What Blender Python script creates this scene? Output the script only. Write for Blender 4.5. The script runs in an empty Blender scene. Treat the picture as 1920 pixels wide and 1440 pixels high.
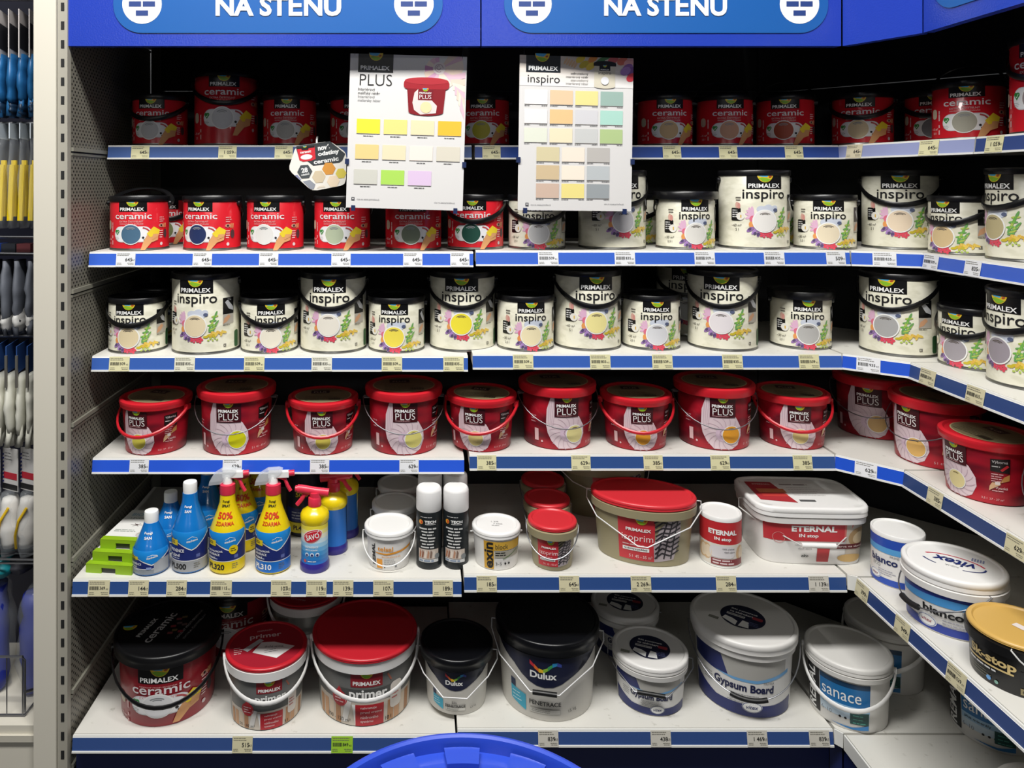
import bpy, bmesh, math, random
from mathutils import Vector, Matrix, Quaternion
random.seed(7)
S = bpy.context.scene
C = S.collection
PI = math.pi
# ------------------------------------------------------------------ camera, world, lamps, exposure
cam_d = bpy.data.cameras.new('camera')
cam = bpy.data.objects.new('camera', cam_d); C.objects.link(cam)
cam.location = (0, 0, 1.5); cam.rotation_euler = (PI/2, 0, 0)
cam_d.sensor_fit = 'HORIZONTAL'; cam_d.sensor_width = 36.0
cam_d.lens = 1400/1920*36
cam_d.shift_x = (960-785)/1920; cam_d.shift_y = -(720-345)/1920
cam_d.clip_start = .02
S.camera = cam
w = bpy.data.worlds.new('store_ambient'); S.world = w; w.use_nodes = True
w.node_tree.nodes['Background'].inputs[0].default_value = (.93, .96, 1, 1)
w.node_tree.nodes['Background'].inputs[1].default_value = .02
def lamp(x, y, z, sx, sy, power, rx=0.0):
    l = bpy.data.lights.new('ceiling_lamp', 'AREA'); l.shape = 'RECTANGLE'; l.size = sx; l.size_y = sy
    l.energy = power; l.color = (1, .985, .95)
    o = bpy.data.objects.new('ceiling_lamp', l); C.objects.link(o); o.location = (x, y, z); o.rotation_euler = (rx, 0, 0)
lamp(-.25, .58, 3.37, 2.4, .45, 146)
lamp(.1, -1.6, 3.3, 3.2, .22, 14)
lamp(-2.3, -5.4, 3.25, 1.7, .30, 14, 1.05)
lamp(1.05, -5.4, 3.25, 1.5, .30, 13, 1.05)
S.view_settings.view_transform = 'Standard'; S.view_settings.look = 'None'
S.view_settings.gamma = 1; S.view_settings.use_curve_mapping = False
S.view_settings.exposure = 0.0

# ------------------------------------------------------------------ helpers
def lin(h):
    v = []
    for i in (0, 2, 4):
        c = int(h[i:i+2], 16)/255
        v.append(c/12.92 if c <= .04045 else ((c+.055)/1.055)**2.4)
    return (*v, 1)
_m = {}
def M(h, rough=.45, metal=0.0, spec=.5, alpha=1.0, trans=0.0, coat=0.0):
    k = (h, rough, metal, spec, alpha, trans, coat)
    if k in _m: return _m[k]
    m = bpy.data.materials.new('paint_'+h); m.use_nodes = True
    b = m.node_tree.nodes['Principled BSDF']
    b.inputs['Base Color'].default_value = lin(h); b.inputs['Roughness'].default_value = rough
    b.inputs['Metallic'].default_value = metal; b.inputs['Specular IOR Level'].default_value = spec
    b.inputs['Alpha'].default_value = alpha; b.inputs['Transmission Weight'].default_value = trans
    b.inputs['Coat Weight'].default_value = coat
    m.diffuse_color = lin(h)
    _m[k] = m
    return m
def noise_mat(name, h1, h2, scale, rough=.5, detail=3, lo=.4, hi=.6, stretch=(1,1,1), bump=0.0, coords='Object'):
    m = bpy.data.materials.new(name); m.use_nodes = True
    nt = m.node_tree; b = nt.nodes['Principled BSDF']
    tc = nt.nodes.new('ShaderNodeTexCoord'); mp = nt.nodes.new('ShaderNodeMapping'); mp.inputs['Scale'].default_value = stretch
    nz = nt.nodes.new('ShaderNodeTexNoise'); nz.inputs['Scale'].default_value = scale; nz.inputs['Detail'].default_value = detail
    cr = nt.nodes.new('ShaderNodeValToRGB')
    cr.color_ramp.elements[0].position = lo; cr.color_ramp.elements[0].color = lin(h1)
    cr.color_ramp.elements[1].position = hi; cr.color_ramp.elements[1].color = lin(h2)
    L = nt.links.new
    L(tc.outputs[coords], mp.inputs[0]); L(mp.outputs[0], nz.inputs[0]); L(nz.outputs[0], cr.inputs[0]); L(cr.outputs[0], b.inputs['Base Color'])
    b.inputs['Roughness'].default_value = rough
    if bump:
        bp = nt.nodes.new('ShaderNodeBump'); bp.inputs['Strength'].default_value = bump; bp.inputs['Distance'].default_value = .002
        L(nz.outputs[0], bp.inputs['Height']); L(bp.outputs[0], b.inputs['Normal'])
    return m

class MB:
    """collects verts / faces / material indices of ONE mesh"""
    def __init__(s): s.v = []; s.f = []; s.mi = []; s.mats = []
    def m(s, mat):
        if mat not in s.mats: s.mats.append(mat)
        return s.mats.index(mat)
    def quad(s, pts, mat):
        n = len(s.v); s.v += [tuple(p) for p in pts]; s.f.append(list(range(n, n+len(pts)))); s.mi.append(s.m(mat))
    def box(s, x0, x1, y0, y1, z0, z1, mat, front=None):
        n = len(s.v)
        s.v += [(x0,y0,z0),(x1,y0,z0),(x1,y1,z0),(x0,y1,z0),(x0,y0,z1),(x1,y0,z1),(x1,y1,z1),(x0,y1,z1)]
        k = s.m(mat); kf = s.m(front) if front else k
        for q, i in (((0,3,2,1),k),((4,5,6,7),k),((0,1,5,4),kf),((1,2,6,5),k),((2,3,7,6),k),((3,0,4,7),k)):
            s.f.append([n+j for j in q]); s.mi.append(i)
        return s
    def prism(s, poly, z0, z1, mat, top=None):
        """poly: ccw xy outline"""
        n = len(s.v); N = len(poly)
        s.v += [(x,y,z0) for x,y in poly] + [(x,y,z1) for x,y in poly]
        k = s.m(mat); kt = s.m(top) if top else k
        s.f.append([n+i for i in range(N)][::-1]); s.mi.append(k)
        s.f.append([n+N+i for i in range(N)]); s.mi.append(kt)
        for i in range(N):
            j = (i+1) % N; s.f.append([n+i, n+j, n+N+j, n+N+i]); s.mi.append(k)
        return s
    def loft(s, prof, mat, ax=0.0, by=0.0, n=40, e=2.0, mats=None, cx=0.0, cy=0.0):
        """prof: [(r, z)] bottom to top; cross section radius r+ax / r+by, superellipse exponent e"""
        k = s.m(mat); base = len(s.v); rings = []
        for r, z in prof:
            a, b = r+ax, r+by
            if r <= 1e-6 and ax == 0 and by == 0:
                rings.append([len(s.v)]); s.v.append((cx, cy, z)); continue
            if r <= -90: continue
            ids = []
            for i in range(n):
                t = 2*PI*i/n; c, sn = math.cos(t), math.sin(t)
                x = a*math.copysign(abs(c)**(2/e), c); y = b*math.copysign(abs(sn)**(2/e), sn)
                ids.append(len(s.v)); s.v.append((cx+x, cy+y, z))
            rings.append(ids)
        for q in range(len(rings)-1):
            A, B = rings[q], rings[q+1]; kk = s.m(mats[q]) if mats and mats[q] else k
            for i in range(n):
                j = (i+1) % n
                if len(A) == 1 and len(B) == 1: continue
                if len(A) == 1: s.f.append([A[0], B[j], B[i]])
                elif len(B) == 1: s.f.append([A[i], A[j], B[0]])
                else: s.f.append([A[i], A[j], B[j], B[i]])
                s.mi.append(kk)
        if len(rings[0]) > 1: s.f.append(rings[0][::-1]); s.mi.append(k)
        if len(rings[-1]) > 1: s.f.append(rings[-1][:]); s.mi.append(s.m(mats[-1]) if mats and mats[-1] else k)
        return s
    def tube(s, path, r, mat, n=7, closed=False, rz=None, up=(0,0,1)):
        """round (or, with rz, flattened: r sideways, rz along 'up') bar along a path"""
        k = s.m(mat); P = [Vector(p) for p in path]; N = len(P); rings = []
        for i in range(N):
            a = P[i-1] if (i > 0 or closed) else P[i]; b = P[(i+1) % N] if (i < N-1 or closed) else P[i]
            t = (b-a).normalized(); u = Vector(up)
            if abs(t.dot(u)) > .97: u = Vector((0,1,0)) if abs(t.y) < .9 else Vector((1,0,0))
            sd = t.cross(u).normalized(); u2 = sd.cross(t).normalized(); ids = []
            for j in range(n):
                an = 2*PI*j/n; q = P[i] + sd*math.cos(an)*r + u2*math.sin(an)*(rz or r)
                ids.append(len(s.v)); s.v.append(tuple(q))
            rings.append(ids)
        R = range(N) if closed else range(N-1)
        for i in R:
            A, B = rings[i], rings[(i+1) % N]
            for j in range(n):
                jj = (j+1) % n; s.f.append([A[j], A[jj], B[jj], B[j]]); s.mi.append(k)
        if not closed:
            s.f.append(rings[0][::-1]); s.mi.append(k); s.f.append(rings[-1][:]); s.mi.append(k)
        return s
    def art(s, art, fn):
        V, F, K = art.bake(); n = len(s.v)
        s.v += [fn(x, z, l) for x, z, l in V]
        for f, mat in zip(F, K): s.f.append([n+i for i in f]); s.mi.append(s.m(mat))
        return s
    def mesh(s, name, smooth=40):
        me = bpy.data.meshes.new(name); me.from_pydata(s.v, [], s.f)
        for m in s.mats: me.materials.append(m)
        me.polygons.foreach_set('material_index', s.mi)
        if smooth:
            me.polygons.foreach_set('use_smooth', [True]*len(s.f)); me.set_sharp_from_angle(angle=math.radians(smooth))
        me.update(); return me
    def build(s, name, parent=None, smooth=40, loc=None):
        return link(name, s.mesh(name, smooth), parent, loc)
def link(name, me, parent=None, loc=None):
    o = bpy.data.objects.new(name, me); C.objects.link(o)
    if parent: o.parent = parent
    if loc: o.location = loc
    return o
def tag(o, label, cat, group=None):
    o['label'] = label; o['category'] = cat
    if group: o['group'] = group
    return o
def thing(name, label, cat, loc=(0,0,0), rz=0.0, group=None):
    o = bpy.data.objects.new(name, None); C.objects.link(o); o.empty_display_size = .05
    o.location = loc; o.rotation_euler = (0, 0, math.radians(rz))
    return tag(o, label, cat, group)
def struct(o): o['kind'] = 'structure'; return o
def dup(root, loc, rz, label, group=None):
    r = root.copy(); C.objects.link(r); r.location = loc; r.rotation_euler = (0, 0, math.radians(rz)); r['label'] = label
    if group: r['group'] = group
    for ch in list(root.children):
        c = ch.copy(); C.objects.link(c); c.parent = r
        for g in list(ch.children):
            d = g.copy(); C.objects.link(d); d.parent = c
    return r
def child(root, name):
    for c in root.children:
        if c.name.split('.')[0] == name: return c

# ------------------------------------------------------------------ flat printed art (x, z) wrapped on surfaces
_tc = {}
def text_mesh(t, bold, shear):
    k = (t, bold, shear)
    if k not in _tc:
        cu = bpy.data.curves.new('lettering', 'FONT'); cu.body = t; cu.size = 1; cu.resolution_u = 3
        cu.offset = bold; cu.shear = shear; cu.fill_mode = 'FRONT'
        o = bpy.data.objects.new('lettering', cu)
        me = o.to_mesh(); V = [(v.co.x, v.co.y) for v in me.vertices]; F = [list(p.vertices) for p in me.polygons]
        o.to_mesh_clear(); bpy.data.objects.remove(o); bpy.data.curves.remove(cu)
        xs = [v[0] for v in V] or [0, 1]; zs = [v[1] for v in V] or [0, 1]
        _tc[k] = (V, F, min(xs), max(xs), min(zs), max(zs))
    return _tc[k]
class Art:
    def __init__(s): s.items = []; s.bb = 0
    def poly(s, pts, m, l=1): s.items.append((list(pts), [list(range(len(pts)))], m, l)); return s
    def rect(s, x0, x1, z0, z1, m, l=1, n=0):
        return s.poly([(x0,z0),(x1,z0),(x1,z1),(x0,z1)], m, l)
    def rrect(s, x0, x1, z0, z1, r, m, l=1, k=6):
        p = []
        for cx, cz, a in ((x1-r,z0+r,-90),(x1-r,z1-r,0),(x0+r,z1-r,90),(x0+r,z0+r,180)):
            for i in range(k+1):
                t = math.radians(a+90*i/k); p.append((cx+r*math.cos(t), cz+r*math.sin(t)))
        return s.poly(p, m, l)
    def disc(s, x, z, r, m, l=1, rz=None, n=28, rot=0, a0=0, a1=360):
        p = []
        full = a1-a0 >= 360
        for i in range(n if full else n+1):
            t = math.radians(a0+(a1-a0)*i/n); dx, dz = r*math.cos(t), (rz or r)*math.sin(t)
            c, q = math.cos(rot), math.sin(rot); p.append((x+dx*c-dz*q, z+dx*q+dz*c))
        return s.poly(p, m, l)
    def arc(s, x, z, r, wd, a0, a1, m, l=1, n=12, rz=1.0):
        P = []; Q = []
        for i in range(n+1):
            t = math.radians(a0+(a1-a0)*i/n)
            P.append((x+(r-wd/2)*math.cos(t), z+(r-wd/2)*math.sin(t)*rz)); Q.append((x+(r+wd/2)*math.cos(t), z+(r+wd/2)*math.sin(t)*rz))
        for i in range(n): s.poly([P[i], P[i+1], Q[i+1], Q[i]] if a1 < a0 else [Q[i], Q[i+1], P[i+1], P[i]], m, l)
        return s
    def stroke(s, pts, wd, m, l=1):
        for (x0,z0),(x1,z1) in zip(pts, pts[1:]):
            d = math.hypot(x1-x0, z1-z0) or 1; nx, nz = -(z1-z0)/d*wd/2, (x1-x0)/d*wd/2
            s.poly([(x0-nx,z0-nz),(x1-nx,z1-nz),(x1+nx,z1+nz),(x0+nx,z0+nz)], m, l)
        return s
    def text(s, t, x, z, m, h=None, w=None, l=2, bold=.02, shear=0.0, rot=0.0, al='c'):
        V, F, x0, x1, z0, z1 = text_mesh(t, bold, shear)
        sx = w/(x1-x0) if w else h/(z1-z0); sz = h/(z1-z0) if h else sx
        ox = {'c': (x0+x1)/2, 'l': x0, 'r': x1}[al]; c, q = math.cos(math.radians(rot)), math.sin(math.radians(rot)); P = []
        for vx, vz in V:
            a, b = (vx-ox)*sx, (vz-(z0+z1)/2)*sz; P.append((x+a*c-b*q, z+a*q+b*c))
        s.items.append((P, [f[:] for f in F], m, l)); return s
    def lines(s, x, z, wd, n, pitch, h, m, l=2, al='l', seed=1):
        """illegible fine print as thin bars of words"""
        rr = random.Random(seed)
        for i in range(n):
            L = wd*(rr.uniform(.7, 1)); xx = x if al == 'l' else (x-L/2 if al == 'c' else x-L); end = xx+L
            while xx < end-1e-6:
                ww = min(rr.uniform(2, 5)*h*1.2, end-xx); s.rect(xx, xx+ww, z-i*pitch-h/2, z-i*pitch+h/2, m, l); xx += ww+h*.7
        return s
    def bake(s, step=None):
        step = step or getattr(s, 'step', None); zc = getattr(s, 'zcuts', ())
        V = []; F = []; K = []
        for q_, (pts, faces, m, l) in enumerate(s.items):
            l = l+min(q_*.011, .9)      # every print on its own hair-thin layer
            if not step:
                n = len(V); V += [(x, z, l) for x, z in pts]
                for f in faces: F.append([n+i for i in f]); K.append(m)
                continue
            bm = bmesh.new(); vs = [bm.verts.new((x, z, 0)) for x, z in pts]
            for f in faces:
                try: bm.faces.new([vs[i] for i in f])
                except ValueError: pass
            xs = [p[0] for p in pts]; k0, k1 = math.ceil(min(xs)/step+1e-6), math.floor(max(xs)/step-1e-6)
            zs = [p[1] for p in pts]; zz = [z for z in zc if min(zs)+1e-5 < z < max(zs)-1e-5]
            if k1 >= k0 or zz:
                bmesh.ops.triangulate(bm, faces=[f for f in bm.faces if len(f.verts) > 4])
                for co, no in [((k*step,0,0), (1,0,0)) for k in range(k0, k1+1)]+[((0,z,0), (0,1,0)) for z in zz]:
                    bmesh.ops.bisect_plane(bm, geom=bm.verts[:]+bm.edges[:]+bm.faces[:], dist=1e-7, plane_co=co, plane_no=no)
            bm.verts.index_update(); n = len(V); V += [(v.co.x, v.co.y, l) for v in bm.verts]
            for f in bm.faces:
                f.normal_update(); ids = [n+v.index for v in f.verts]
                if f.normal.z < 0: ids.reverse()
                F.append(ids); K.append(m)
            bm.free()
        return V, F, K
LAY = .00032
def wrap(R, ax=0.0, by=0.0, e=2.0, a0=0.0, base=.0004):
    """wrap art on a lofted wall: R(z) radius; x is arc length seen from the front (-Y)"""
    r0 = R(.05); N = 360; tab = [0.0]; pts = []
    for i in range(N+1):
        t = -PI/2-PI+2*PI*i/N; c, sn = math.cos(t), math.sin(t)
        pts.append(((r0+ax)*math.copysign(abs(c)**(2/e), c), (r0+by)*math.copysign(abs(sn)**(2/e), sn)))
    for i in range(N): tab.append(tab[-1]+math.dist(pts[i], pts[i+1]))
    mid = tab[N//2]
    import bisect
    def fn(x, z, l):
        sv = (x+mid+math.radians(a0)*r0) % tab[-1]; i = max(0, min(N-1, bisect.bisect_right(tab, sv)-1)); f = (sv-tab[i])/max(1e-9, tab[i+1]-tab[i])
        (xa, ya), (xb, yb) = pts[i], pts[i+1]; px, py = xa+(xb-xa)*f, ya+(yb-ya)*f; r = R(z)+base+l*LAY
        if e == 2.0: return (px*(r+ax)/(r0+ax), py*(r+by)/(r0+by), z)
        nx, ny = yb-ya, xa-xb; d = math.hypot(nx, ny) or 1; k = (r+ax-base-l*LAY)/(r0+ax); return (px*k+nx/d*(base+l*LAY), py*(r+by-base-l*LAY)/(r0+by)+ny/d*(base+l*LAY), z)
    return fn
def flat_top(z, rot=0.0, x0=0.0, y0=0.0):
    c, q = math.cos(math.radians(rot)), math.sin(math.radians(rot))
    return lambda x, y, l: (x0+x*c-y*q, y0+x*q+y*c, z+.0003+l*LAY)
def flat_front(y=0.0, x0=0.0, z0=0.0): return lambda x, z, l: (x0+x, y-.0003-l*LAY, z0+z)
def taper(r0, r1, H): return lambda z: r0+(r1-r0)*z/H

WHITE = M('F2F2F0', .4); BLACK = M('0B0B0D', .35); INK = M('161618', .5); STEEL = M('8E8F93', .42, 1.0)
SKIN = M('D9A06B', .5); SPONGE = M('E9CF2E', .6); REDINK = M('C4262C', .4)
def emblem(a, x, z, wd, l=2):
    """landscape bowl emblem: sky, sun, fields"""
    h = wd*.5
    a.disc(x, z+h*.9, wd/2, M('E8C431', .4), l, rz=wd*.56, a0=180, a1=360)
    a.poly([(x-wd*.47, z+h*.9), (x+wd*.3, z+h*.9), (x+wd*.1, z+h*.45), (x-wd*.25, z+h*.5), (x-wd*.44, z+h*.62)], M('52B4E0', .4), l+1)
    a.poly([(x-wd*.42, z+h*.3), (x-wd*.2, z+h*.42), (x+wd*.1, z+h*.3), (x+wd*.36, z+h*.16), (x+wd*.12, z-h*.14), (x-wd*.12, z-h*.14)], M('86B82C', .4), l+1)
    a.disc(x+wd*.3, z+h*.5, wd*.1, M('B0512A', .4), l+2, rz=wd*.06, n=12, rot=.4)
def hand(a, x, z, k, l=3, mirror=1):
    """forearm and fist holding a yellow sponge"""
    m = mirror
    a.poly([(x-.026*k*m, z-.036*k), (x-.015*k*m, z-.036*k), (x+.002*k*m, z-.016*k), (x+.020*k*m, z-.010*k), (x+.022*k*m, z+.002*k), (x+.008*k*m, z+.012*k), (x-.008*k*m, z+.006*k), (x-.018*k*m, z-.012*k)][::m], SKIN, l)
    a.poly([(x-.010*k*m, z+.008*k), (x-.002*k*m, z-.002*k), (x+.022*k*m, z+.002*k), (x+.026*k*m, z+.016*k), (x+.008*k*m, z+.026*k)][::m], SPONGE, l+1)
    for i in range(3):
        a.poly([(x+(.002+.006*i)*k*m, z-.008*k+.003*k*i), (x+(.008+.006*i)*k*m, z-.008*k+.003*k*i), (x+(.012+.006*i)*k*m, z+.006*k), (x+(.006+.006*i)*k*m, z+.006*k)][::m], SKIN, l+2)
# ------------------------------------------------------------------ tin paint cans (red and cream kinds, short and tall)
RED_TIN = M('CC202C', .25, coat=.3); CREAM_TIN = noise_mat('cream_swirl_print', 'D3D0BC', 'E0DDCB', 26, .32, 2, .42, .56, (1, 1, 2.2))
SIZES = {'s': (.077, .145), 'l': (.0905, .211)}
def can_body(kind, r, H):
    b = MB(); t = RED_TIN if kind == 'R' else CREAM_TIN; rim = M('8F8F8B', .3, .9)
    b.loft([(r-.004, 0), (r-.0005, .001), (r+.0004, .0025), (r-.0004, .005), (r-.0008, .007), (r-.0008, H-.017), (r-.003, H-.014), (r-.004, H-.008)], t, n=48, mats=[rim, rim, rim, rim, None, None, None, None])
    return b.mesh('tin_body')
def can_lid(r, H, over):
    b = MB(); pl = M('101013', .32)
    if over:
        b.loft([(r-.001, H-.012), (r+.007, H-.012), (r+.008, H-.008), (r+.008, H+.006), (r+.006, H+.009), (r-.004, H+.009), (r-.007, H+.004), (r-.03, H+.004), (0, H+.0045)], pl, n=48)
    else:
        b.loft([(r-.001, H-.0155), (r+.0015, H-.0145), (r+.0022, H-.010), (r+.0022, H-.003), (r+.0005, H), (r-.005, H), (r-.008, H-.005), (r-.03, H-.005), (r-.033, H-.0035), (r-.045, H-.0035), (0, H-.003)], pl, n=48)
    return b.mesh('tin_lid')
def flowers(a, x, z, k, seed=0):
    """printed wreath of blossoms and leaves round the colour disc; k scales, centre x, z"""
    pk, pk2, org, pur, dpur = M('E0B4CF', .4), M('DC7088', .4), M('E59A58', .4), M('9270A8', .4), M('5A4A70', .4)
    red, gr, gr2, ye, oc, bl = M('D84A5C', .4), M('6AA45A', .4), M('AEC25A', .4), M('E6C65A', .4), M('D9B04C', .4), M('CCD2DF', .4)
    def petal(px, pz, L, wd, ang, m, l=1): a.disc(x+px*k, z+pz*k, L*k, m, l, rz=wd*k, n=12, rot=math.radians(ang))
    for i in range(3): petal(-.012+.014*i, .028+.003*(i % 2), .011, .008, 20*i, bl)
    for i, an in enumerate((95, 120, 145, 170, 200)): petal(-.031+.006*math.cos(math.radians(an)), .013+.011*math.sin(math.radians(an)), .011, .0035, an, pk)
    petal(-.030, .005, .008, .008, 0, pk2, 2); petal(-.031, -.008, .0085, .0085, 0, org, 2); petal(-.028, -.006, .004, .006, 40, M('F3B35C', .4), 3)
    for i, an in enumerate((215, 235, 255, 275)): petal(-.036+.009*i, -.020-.004*min(i, 2), .0095, .0042, an, pur if i % 2 == 0 else M('A683BE', .4), 2)
    for px, pz in ((-.037, -.019), (-.026, -.029), (-.019, -.031)): petal(px, pz, .004, .0032, 50, dpur, 3)
    for cx, cz in ((-.008, -.031), (.006, -.032)):
        for i in range(5): petal(cx+.0048*math.cos(i*1.257), cz+.0048*math.sin(i*1.257), .004, .0032, math.degrees(i*1.257), red, 2)
    for i in range(7): petal(.030+.0022*i, -.004+.0050*i, .0085, .0024, 75-(8+62*(i % 2)), (gr, M('6FB04A', .4), gr2)[i % 3], 2)
    for i in range(5): petal(.033+.003*i, -.012+.0045*i, .0075, .0022, 15+8*i, gr2 if i % 2 else gr, 3)
    for i in range(6): petal(.033+.006*i, -.020+.002*(i % 2), .008, .003, (55, -35)[i % 2]+4*i, ye if i % 3 else oc, 3)
    for i in range(4): petal(.020+.006*i, -.026+.003*(i % 2), .006, .003, 30*i, M('C8B533', .4), 2)
    for i in range(5): petal(.026+.005*i, -.034+.004*(i % 2), .0028, .002, 50*i, gr2, 3)
    petal(.020, .026, .0055, .0042, 0, M('59627F', .4), 2)
def red_art(size, sw):
    a = Art(); a.step = .009; big = size == 'l'; k = 1.17 if big else 1.0; H = SIZES[size][1]; top = H-.014
    a.rect(-.037*k, .037*k, top-.027*k, top+.001, BLACK, 1)
    emblem(a, 0, top-.0105*k, .032*k)
    a.text('PRIMALEX', -.002*k, top-.0205*k, WHITE, .0088*k, .062*k, 3, .022)
    z = top-.039*k
    a.text('ceramic', 0, z, M('E8DFE0', .35), .0155*k, .098*k, 2, .012)
    a.text('EXTRA ČISTITELNÝ', -.004*k, z-.0135*k, M('D9A6A6', .4), .0062*k, .062*k, 2, .02)
    a.text('ODOLNÝ PROTI SKVRNÁM', -.004*k, z-.0205*k, M('D9A6A6', .4), .0036*k, .062*k, 2, .02)
    zc = .078 if big else .044
    a.rrect(-.052*k, .050*k, zc-.021*k, zc+.021*k, .0205*k, M('D6D6DA', .4), 1)
    a.rrect(-.050*k, .048*k, zc-.019*k, zc+.019*k, .0185*k, M('ECECEE', .4), 2)
    a.disc(-.004*k, zc, .0272*k, WHITE, 3, n=32); a.disc(-.004*k, zc, .0250*k, sw, 4, n=32)
    a.arc(-.004*k, zc, .0185*k, .0022*k, 130, 55, M('8F9296', .5), 5, 8); a.arc(-.004*k, zc, .0148*k, .0017*k, 122, 62, M('8F9296', .5), 5, 8)
    g = M('2E8A3C', .4); hx, hz = -.042*k, zc+.006*k
    a.disc(hx-.0028*k, hz+.002*k, .0042*k, g, 3, n=14); a.disc(hx+.0028*k, hz+.002*k, .0042*k, g, 3, n=14); a.poly([(hx-.0066*k, hz), (hx, hz-.0085*k), (hx+.0066*k, hz)], g, 3)
    a.stroke([(hx-.002*k, hz-.001*k), (hx, hz-.004*k), (hx+.004*k, hz+.003*k)], .0012*k, WHITE, 4)
    a.lines(-.050*k, zc-.008*k, .016*k, 3, .003*k, .0009*k, M('8A8F8C', .5))
    a.stroke([(.026*k, zc+.017*k), (.036*k, zc+.014*k), (.045*k, zc+.006*k)], .004*k, M('B4494B', .4), 3)
    a.disc(.027*k, zc-.009*k, .003*k, INK, 4, n=10); a.disc(.030*k, zc-.015*k, .002*k, INK, 4, n=8)
    hand(a, .046*k, zc-.006*k, 1.0*k, 5)
    x = .072*k
    a.lines(x, z-.004, .020*k, 3, .0055*k, .0022*k, M('E3B8B8', .4), seed=3)
    a.disc(x+.006*k, z-.026*k, .0085*k, M('C98F7A', .5), 2, rz=.005*k, n=14); a.disc(x+.006*k, z-.026*k, .003*k, INK, 3, n=10)
    for i in range(3): a.stroke([(x+.014*k+.004*k*i, z-.032*k), (x+.016*k+.004*k*i, z-.020*k)], .0024*k, SKIN, 2)
    a.lines(x, zc+.008*k, .013*k, 4, .0058*k, .0024*k, M('E9C9C9', .4), seed=5)
    a.disc(x+.021*k, zc, .007*k, M('4A3A3C', .4), 2, rz=.012*k, n=14)
    a.disc(x+.006*k, zc-.027*k, .0045*k, M('D9C9CB', .5), 2, n=12)
    for i, L in enumerate((.011, .007, .016, .008)): a.rect(-.064*k, -.060*k, .016*k+.017*k*i, .016*k+.017*k*i+L*k, M('DDB0B0', .4), 1)
    a.rrect(-.088*k, -.070*k, .055*k, .080*k, .008*k, M('C9BCA4', .4), 1)
    a.text('~15 m²', -.078*k, .030*k, M('E2C9C9', .4), .006*k, None, 1, .01); a.text('2,5 l' if not big else '5 l', -.078*k, .019*k, M('E2C9C9', .4), .006*k, None, 1, .01)
    return a
def cream_art(size, sw):
    a = Art(); a.step = .009; big = size == 'l'; H = SIZES[size][1]; top = H-.014; k = 1.22 if big else 1.0
    a.rect(-.0375*k, .0375*k, top-.0295*k, top+.001, BLACK, 1)
    emblem(a, 0, top-.0115*k, .034*k)
    a.text('PRIMALEX', -.001, top-.0225*k, WHITE, .0095*k, .066*k, 3, .022)
    z = top-.043*k
    a.text('inspiro', 0, z-.001*k, INK, .0265*k if big else .025, .086*k if not big else .112, 2, .008)
    zc = .076 if big else .0435; kf = 1.06 if big else 1.0
    flowers(a, .004, zc, kf*1.06)
    a.disc(-.001, zc, .0290*kf, WHITE, 5, n=32); a.disc(-.001, zc, .0262*kf, sw, 6, n=32)
    a.arc(-.001, zc, .0205*kf, .0017, 125, 55, M('5A5148', .5), 7, 8); a.arc(-.001, zc, .0175*kf, .0014, 115, 65, M('5A5148', .5), 7, 6)
    x0 = .073*k if not big else .072
    zb = .112 if not big else .146; pw = .032 if not big else .036; ph = .039 if not big else .044
    a.rect(x0, x0+pw, zb-ph, zb, BLACK, 1); a.poly([(x0+.006, zb-.012), (x0+.014, zb-.006), (x0+pw-.002, zb-.026), (x0+pw-.002, zb-.036), (x0+.018, zb-.030)], M('B9BABD', .4), 2)
    a.lines(x0+.014, zb-.003, .016, 2, .004, .0014, M('B5B5B5', .5))
    a.rect(x0, x0+pw, zb-ph-.026, zb-ph, M('B4AEA4', .4), 1); a.poly([(x0, zb-ph-.025), (x0+.004, zb-ph-.010), (x0+.018, zb-ph-.001), (x0+.024, zb-ph-.008), (x0+.012, zb-ph-.020)], M('CC9B76', .5), 2)
    a.lines(x0, zb-ph-.029, .030, 1, .004, .0016, M('55524C', .5))
    a.rect(x0+.002, x0+.010, .016, .024, M('6E6B62', .5), 1); a.rect(x0+.004, x0+.006, .018, .022, CREAM_TIN, 2)
    a.rrect(x0+pw+.004, x0+pw+.022, .010, .055, .006, M('2F5A34', .4), 1)
    xl = -.072*k if not big else -.074; zl = .066 if not big else .098
    a.lines(xl+.014, zl+.040, .018, 2, .0065, .0026, M('6B665E', .5), al='r', seed=8)
    a.disc(xl+.004, zl+.020, .005, M('D5A99A', .5), 1, rz=.009, n=12); a.disc(xl+.009, zl+.018, .004, M('CE8F86', .5), 2, rz=.008, n=12)
    a.rrect(xl-.012, xl+.014, zl-.022, zl+.012, .003, BLACK, 1)
    a.lines(xl-.009, zl+.006, .016, 4, .0058, .0026, M('D0D0D0', .5), seed=9)
    a.disc(xl+.013, zl-.010, .0105, M('E6E3DB', .4), 3, n=18); a.rect(xl+.013, xl+.016, zl-.014, zl-.006, M('D8B040', .4), 4)
    a.text('~60 m²' if big else '~30 m²', xl+.002, zl-.034, M('5A564C', .5), .0068, None, 1, .005)
    a.text('5 l' if big else '2,5 l', xl+.004, zl-.045, M('5A564C', .5), .0068, None, 1, .005)
    return a
SW0 = M('FFFFFF', .45)
can_proto = {}
def can_meshes(kind, size):
    if (kind, size) not in can_proto:
        r, H = SIZES[size]; b = MB(); b.art((red_art if kind == 'R' else cream_art)(size, SW0), wrap(lambda z, r=r: r-.0008))
        can_proto[kind, size] = (can_body(kind, r, H), can_lid(r, H, 0), b.mesh('printed_label'))
    return can_proto[kind, size]
over_lid = {}; handle_cache = {}
def drape(R, z, drop, sgn=-1, n=18, flat=1.0): return [(R*math.cos(PI*i/n), sgn*R*math.sin(PI*i/n)*flat, z-drop*math.sin(PI*i/n)) for i in range(n+1)]
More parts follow.
